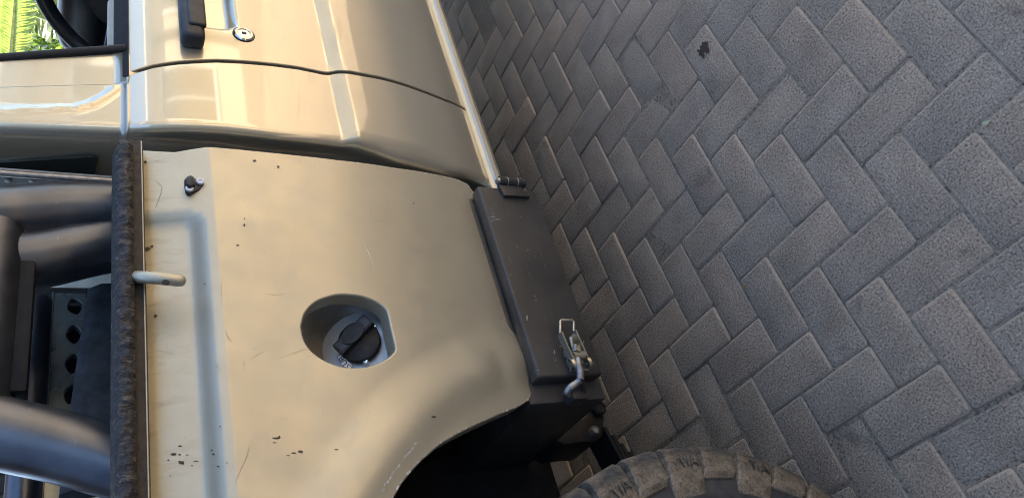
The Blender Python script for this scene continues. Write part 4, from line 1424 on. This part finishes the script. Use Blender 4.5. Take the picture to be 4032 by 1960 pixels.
# near side bar: foot, bend, long run to the rear, sloping leg
c2a = [tp(300, 612, YT + 0.02), tp(220, 625, YT + 0.02), tp(130, 645, YT + 0.02), tp(70, 655, YT + 0.02), tp(0, 660, YT + 0.02), tp(-60, 660, YT + 0.02)]
c2 = [Vector((c2a[0].x + 0.05, YT + 0.02, 1.1)), Vector((c2a[0].x + 0.05, YT + 0.02, 0.85))]
tube('front_leg', catmull(c2[::-1] + c2a, 8), TR, M_TUBE, rb, seg=28)
zlow_ = at(48, 850, YT).z
c3 = [(1.0, YT, zlow_ + TR), (-0.3, YT, zlow_ + TR)]
tube('side_bar', [(at(60, 655, YT).x + 0.05, YT, zlow_ + TR), (at(20, 1010, YT).x - 0.05, YT, zlow_ + TR)], TR, M_TUBE, rb, seg=28)
bx0, bx1 = at(62, 700, YT).x + 0.02, at(30, 1000, YT).x
box('side_bar_shade_strip', (bx1, YT - 0.02, at(78, 850, YT).z), (bx0, YT + 0.03, zlow_ + 0.006), M_UNDER, rb, bev=0.003)  # black strip standing in for the shaded underside of the bar
c4 = [tp(-90, 1062, YT), tp(0, 1088, YT), tp(90, 1108, YT), tp(180, 1130, YT), tp(280, 1160, YT)]
c4 = [Vector((c4[0].x, YT, c4[0].z))] + c4[1:] + [c4[-1] + (c4[-1] - c4[-2]) * 1.5]
tube('rear_leg', catmull(c4, 8), TR, M_TUBE, rb, seg=28)
YF = 0.41
zf = at(85, 850, YF).z
tube('inner_side_bar', [(0.87, YF, zf), (-0.9, YF, zf)], 0.026, M_TUBE, rb, seg=24)

# perforated channel behind the far bar
YP = 0.47
px1 = at(160, 738, YP).x; px0 = -0.9
pz1, pz0 = at(128, 850, YP).z, at(212, 850, YP).z
hl = []
hsp = [at(u, v, YP) for u, v in ((190, 770), (181, 846), (168, 914))]
pitch = (hsp[0].x - hsp[2].x) / 2
for k in range(9):
    cxh = hsp[0].x - k * pitch
    hl.append([(cxh + (0.30 + 0.03 * math.sin(k * 7)) * pitch * math.cos(t) + 0.002 * math.sin(3 * t + k), hsp[1].z - 0.003 + 0.0135 * math.sin(t)) for t in np.linspace(0, 2 * math.pi, 19)[:-1]])
chan = sheet('perforated_channel', [(px0, pz0), (px1, pz0), (px1, pz1), (px0, pz1)], lambda s, z: (s, YP + 0.0, z), 0.02, M_GALV, truck, holes=hl, skirt=0.015, lip=0.001)
box('channel_backing', (px0 + 0.01, YP + 0.03, pz0 + 0.003), (px1 - 0.01, YP + 0.034, pz1 + 0.012), M_UNDER, truck)
tube('channel_edge', [(px0, YP - 0.003, pz1), (px1, YP - 0.003, pz1)], 0.0022, M_STEEL, truck, seg=6)

# ------------------------------------------------------------------ black felted mat lying in the bed
YM = 0.33
mt = [at(u_, v_, YM) for u_, v_ in ((222, 722), (213, 780), (203, 850), (193, 910), (187, 960), (179, 1010), (172, 1060), (162, 1140), (150, 1240))]
bm = bmesh.new()
rows = []
for i, p in enumerate(mt):
    zt_ = p.z
    rows.append([bm.verts.new(v) for v in ((p.x, YM - 0.01, 0.86), (p.x, YM - 0.02, zt_ - 0.10), (p.x, YM - 0.012, zt_ - 0.02), (p.x, YM + 0.005, zt_), (p.x, YM + 0.02, zt_ + 0.001), (p.x, YM + 0.035, zt_ - 0.01), (p.x, YM + 0.04, 0.86))])
for a, c in zip(rows, rows[1:]):
    for k in range(6): bm.faces.new((a[k], a[k + 1], c[k + 1], c[k]))
bm.faces.new(rows[0]); bm.faces.new(rows[-1][::-1])
fm = bm_obj('rubber_mat', bm, M_MAT, None, angle=60)
tag(fm, 'black felted rubber mat standing in the load bed between the roll bar legs', 'mat')

# ------------------------------------------------------------------ planting beyond the cab
M_BAN = mat_leaf('banana_leaf', (0.20, 0.25, 0.12), 0.5, 30)
M_BANR = mat_leaf('banana_rib', (0.30, 0.36, 0.14), 0.3, 20)
M_SHR = mat_leaf('shrub_leaf', (0.09, 0.14, 0.045), 0.5, 25)
M_STEM = simple('green_stem', (0.10, 0.12, 0.05), 0.6)

def banana_leaf(parent, base, tip, wid, side, sag=0.3, seed=0):
    rr_ = random.Random(seed)
    base, tip = Vector(base), Vector(tip)
    n = 44
    path = []
    for i in range(n + 1):
        t = i / n
        p = base.lerp(tip, t)
        p.z += sag * math.sin(math.pi * t) 
        path.append(p)
    bm = bmesh.new()
    s_ = Vector(side).normalized()
    for sg in (-1, 1):
        for i in range(n):
            t = (i + 0.5) / n
            w = wid * math.sin(math.pi * min(1, t * 0.92 + 0.06)) ** 0.55
            w2 = w * rr_.uniform(0.93, 1.05)
            d = (path[i + 1] - path[i])
            up_ = s_.cross(d).normalized()
            fold = rr_.uniform(0.10, 0.45)
            lean = d.normalized() * 0.35 * w
            gap_ = 0.10 if rr_.random() < 0.5 else 0.0
            a = path[i] + d * gap_ * 0.2; c = path[i + 1]
            o = s_ * sg * w2 * math.cos(fold) - up_ * w2 * math.sin(fold) * 0.7 + lean
            mid_a = a + o * 0.5 + up_ * 0.02; mid_c = c + o * 0.5 + up_ * 0.02 - up_ * 0.02
            v = [bm.verts.new(q) for q in (a, c, mid_c, mid_a)]
            bm.faces.new(v)
            e = [bm.verts.new(c + o - d * gap_), bm.verts.new(a + o)]
            bm.faces.new((v[3], v[2], e[0], e[1]))
    lf = bm_obj('leaf', bm, M_BAN, parent, smooth=False)
    tube('leaf_rib', path, [0.014 * (1 - 0.75 * i / n) for i in range(n + 1)], M_BANR, lf, seg=8)

bp = at(30, 60, 3.2)
ban = tag(empty('banana_plant', (bp.x + 0.3, 3.5, 0)), 'sunlit banana plant with broad split leaves seen through the cab window', 'plant')
tube('trunk', [(bp.x + 0.3, 3.5, 0), (bp.x + 0.28, 3.45, 0.9), (bp.x + 0.25, 3.4, 1.25)], [0.11, 0.09, 0.06], M_STEM, ban)
vd = (bp - CAM); vd.z = 0; vd.normalize()
sdv = Vector((vd.y, -vd.x, 0))      # across the view
def vp(u, v, y): return at(u, v, y)
banana_leaf(ban, vp(24, 190, 3.2), vp(46, -110, 3.25), 0.15, Vector((0.1, 0.05, 1)), 0.0, 1)
banana_leaf(ban, vp(150, 30, 3.5), vp(60, -60, 3.6), 0.10, Vector((-0.4, 0.3, 1)), 0.05, 2)
banana_leaf(ban, (bp.x + 0.25, 3.4, 1.2), (bp.x + 1.3, 3.9, 2.2), 0.26, Vector((0.3, -0.9, 0.2)), 0.3, 3)
banana_leaf(ban, (bp.x + 0.25, 3.4, 1.2), (bp.x - 0.9, 3.9, 2.3), 0.26, Vector((0.3, 0.9, 0.2)), 0.3, 4)

def shrub(name, label, c, rx, ry, rz, n, size, seed, group):
    rr_ = np.random.default_rng(seed)
    root = tag(empty(name, (c[0], c[1], 0)), label, 'shrub', group)
    bm = bmesh.new()
    for k in range(n):
        d = rr_.normal(0, 1, 3); d /= np.linalg.norm(d)
        q = rr_.uniform(0.25, 1.0) ** 0.5
        lump = 0.8 + 0.3 * math.sin(d[0] * 5 + seed) * math.cos(d[2] * 4 + seed)
        p = Vector((c[0] + d[0] * rx * q * lump, c[1] + d[1] * ry * q * lump, max(0.1, c[2] + d[2] * rz * q * lump)))
        ax = Vector(rr_.normal(0, 1, 3)).normalized()
        t = Vector(rr_.normal(0, 1, 3)); t = (t - ax * t.dot(ax)).normalized(); bn = ax.cross(t)
        s = size * rr_.uniform(0.6, 1.4)
        v = [bm.verts.new(p + t * s), bm.verts.new(p + bn * s * 0.32 + ax * s * 0.08), bm.verts.new(p - t * s), bm.verts.new(p - bn * s * 0.32 + ax * s * 0.08)]
        bm.faces.new(v)
    tag(bm_obj('foliage', bm, M_SHR, root, smooth=False), kind='stuff')
    for k in range(5):
        a = rr_.uniform(0, 6.28)
        tube('stem', [(c[0], c[1], 0), (c[0] + 0.3 * rx * math.cos(a), c[1] + 0.3 * ry * math.sin(a), c[2] * 0.7), (c[0] + 0.75 * rx * math.cos(a), c[1] + 0.75 * ry * math.sin(a), c[2] + 0.4 * rz)], [0.03, 0.02, 0.008], M_WOOD, root, seg=6)
q1, q2, q3 = at(20, 40, 4.4), at(120, 90, 4.0), at(110, -60, 5.2)
shrub('leafy_shrub', 'small leaved sunlit shrub directly behind the banana leaf', (q1.x, 4.4, 1.2), 1.0, 0.6, 1.1, 2600, 0.055, 1, 'shrubs beyond the cab')
shrub('leafy_shrub', 'small leaved shrub beside the steering wheel outline', (q2.x, 4.0, 1.1), 0.8, 0.6, 1.0, 2200, 0.05, 2, 'shrubs beyond the cab')
shrub('leafy_shrub', 'taller shrub furthest from the pickup against the yard wall', (q3.x, 5.2, 1.3), 1.1, 0.6, 1.3, 2200, 0.06, 3, 'shrubs beyond the cab')
yw = arch_thing('yard_wall', 'plain pale boundary wall behind the shrubs', 'wall', (6, 6.4, 0))
box('wall', (-8, 6.3, -0.02), (16, 6.5, 1.9), mat_wall('pale_boundary_render', (0.5, 0.5, 0.46)), yw)
box('coping', (-8, 6.26, 1.903), (16, 6.54, 1.96), M_FASCIA, yw)

# ------------------------------------------------------------------ small things on the paving
def ground_flake(name, u, v, w, h, mat, label, cat, seed, lift=0.0025):
    rr_ = random.Random(seed)
    p = atz(u, v, lift)
    bm = bmesh.new()
    n = 10
    top = []
    for k in range(n):
        a = 2 * math.pi * k / n; q = rr_.uniform(0.6, 1.1)
        top.append(bm.verts.new((p.x + w * q * math.cos(a), p.y + h * q * math.sin(a), lift + rr_.uniform(0, 0.0015))))
    bm.faces.new(top)
    bmesh.ops.solidify(bm, geom=bm.faces[:], thickness=0.0008)
    o = bm_obj(name, bm, mat, None, smooth=False)
    return tag(o, label, cat) if label else o
M_DRY = simple('dry_leaf_tan', (0.45, 0.27, 0.10), 0.7)
ground_flake('dry_leaf', 1871, 721, 0.004, 0.0075, M_DRY, 'tiny orange brown dry leaf lying on a paver right of the locker', 'leaf', 1)
M_SCRAP = simple('leaf_scrap_pale', (0.42, 0.42, 0.24), 0.7)
ground_flake('leaf_scrap', 2480, 309, 0.005, 0.008, M_SCRAP, 'pale crumpled leaf scrap caught in a joint near the photo edge', 'leaf', 5, 0.003)
ground_flake('leaf_scrap', 1943, 95, 0.003, 0.006, M_DRY, 'small yellowish leaf scrap in a joint beside the mud splash', 'leaf', 6, 0.003)
ground_flake('leaf_scrap', 1937, 1035, 0.003, 0.009, M_SCRAP, 'thin pale leaf sliver on the paving above the tyre', 'leaf', 8, 0.003)
# brown stain: thin dried mud
bm = bmesh.new()
rr_ = random.Random(3)
for (u, v, s) in ((1770, 122, 0.018), (1763, 132, 0.011), (1775, 112, 0.010), (1779, 128, 0.009), (1768, 140, 0.007), (1757, 128, 0.006)):
    p = atz(u, v, 0.0026)
    vs = []
    for k in range(13):
        a = 2 * math.pi * k / 13; q = rr_.uniform(0.55, 1.2)
        vs.append(bm.verts.new((p.x + s * q * math.cos(a), p.y + s * 0.8 * q * math.sin(a), 0.0026 + s * 0.01)))
    bm.faces.new(vs)
st = bm_obj('mud_stain', bm, simple('dried_mud_brown', (0.06, 0.035, 0.025), 0.9, var=0.4, scale=300), None, smooth=False)
tag(st, 'dark brown dried mud splash on one paver beyond the locker', 'stain')
# grit scattered in the joints
bm = bmesh.new()
for k in range(420):
    u, v = rr_.uniform(1150, 2570), rr_.uniform(0, 1250)
    p = atz(u, v, 0.0)
    if p.y > 0.2 or p.y < -1.5: continue
    s = rr_.uniform(0.0008, 0.002)
    res = bmesh.ops.create_icosphere(bm, subdivisions=1, radius=s)
    for vv_ in res['verts']: vv_.co += Vector((p.x, p.y, 0.001 + s * 0.3))
tag(bm_obj('grit', bm, simple('pale_grit', (0.34, 0.31, 0.27), 0.8, var=0.5, scale=500), None), 'pale sand grains scattered over the paving', kind='stuff')
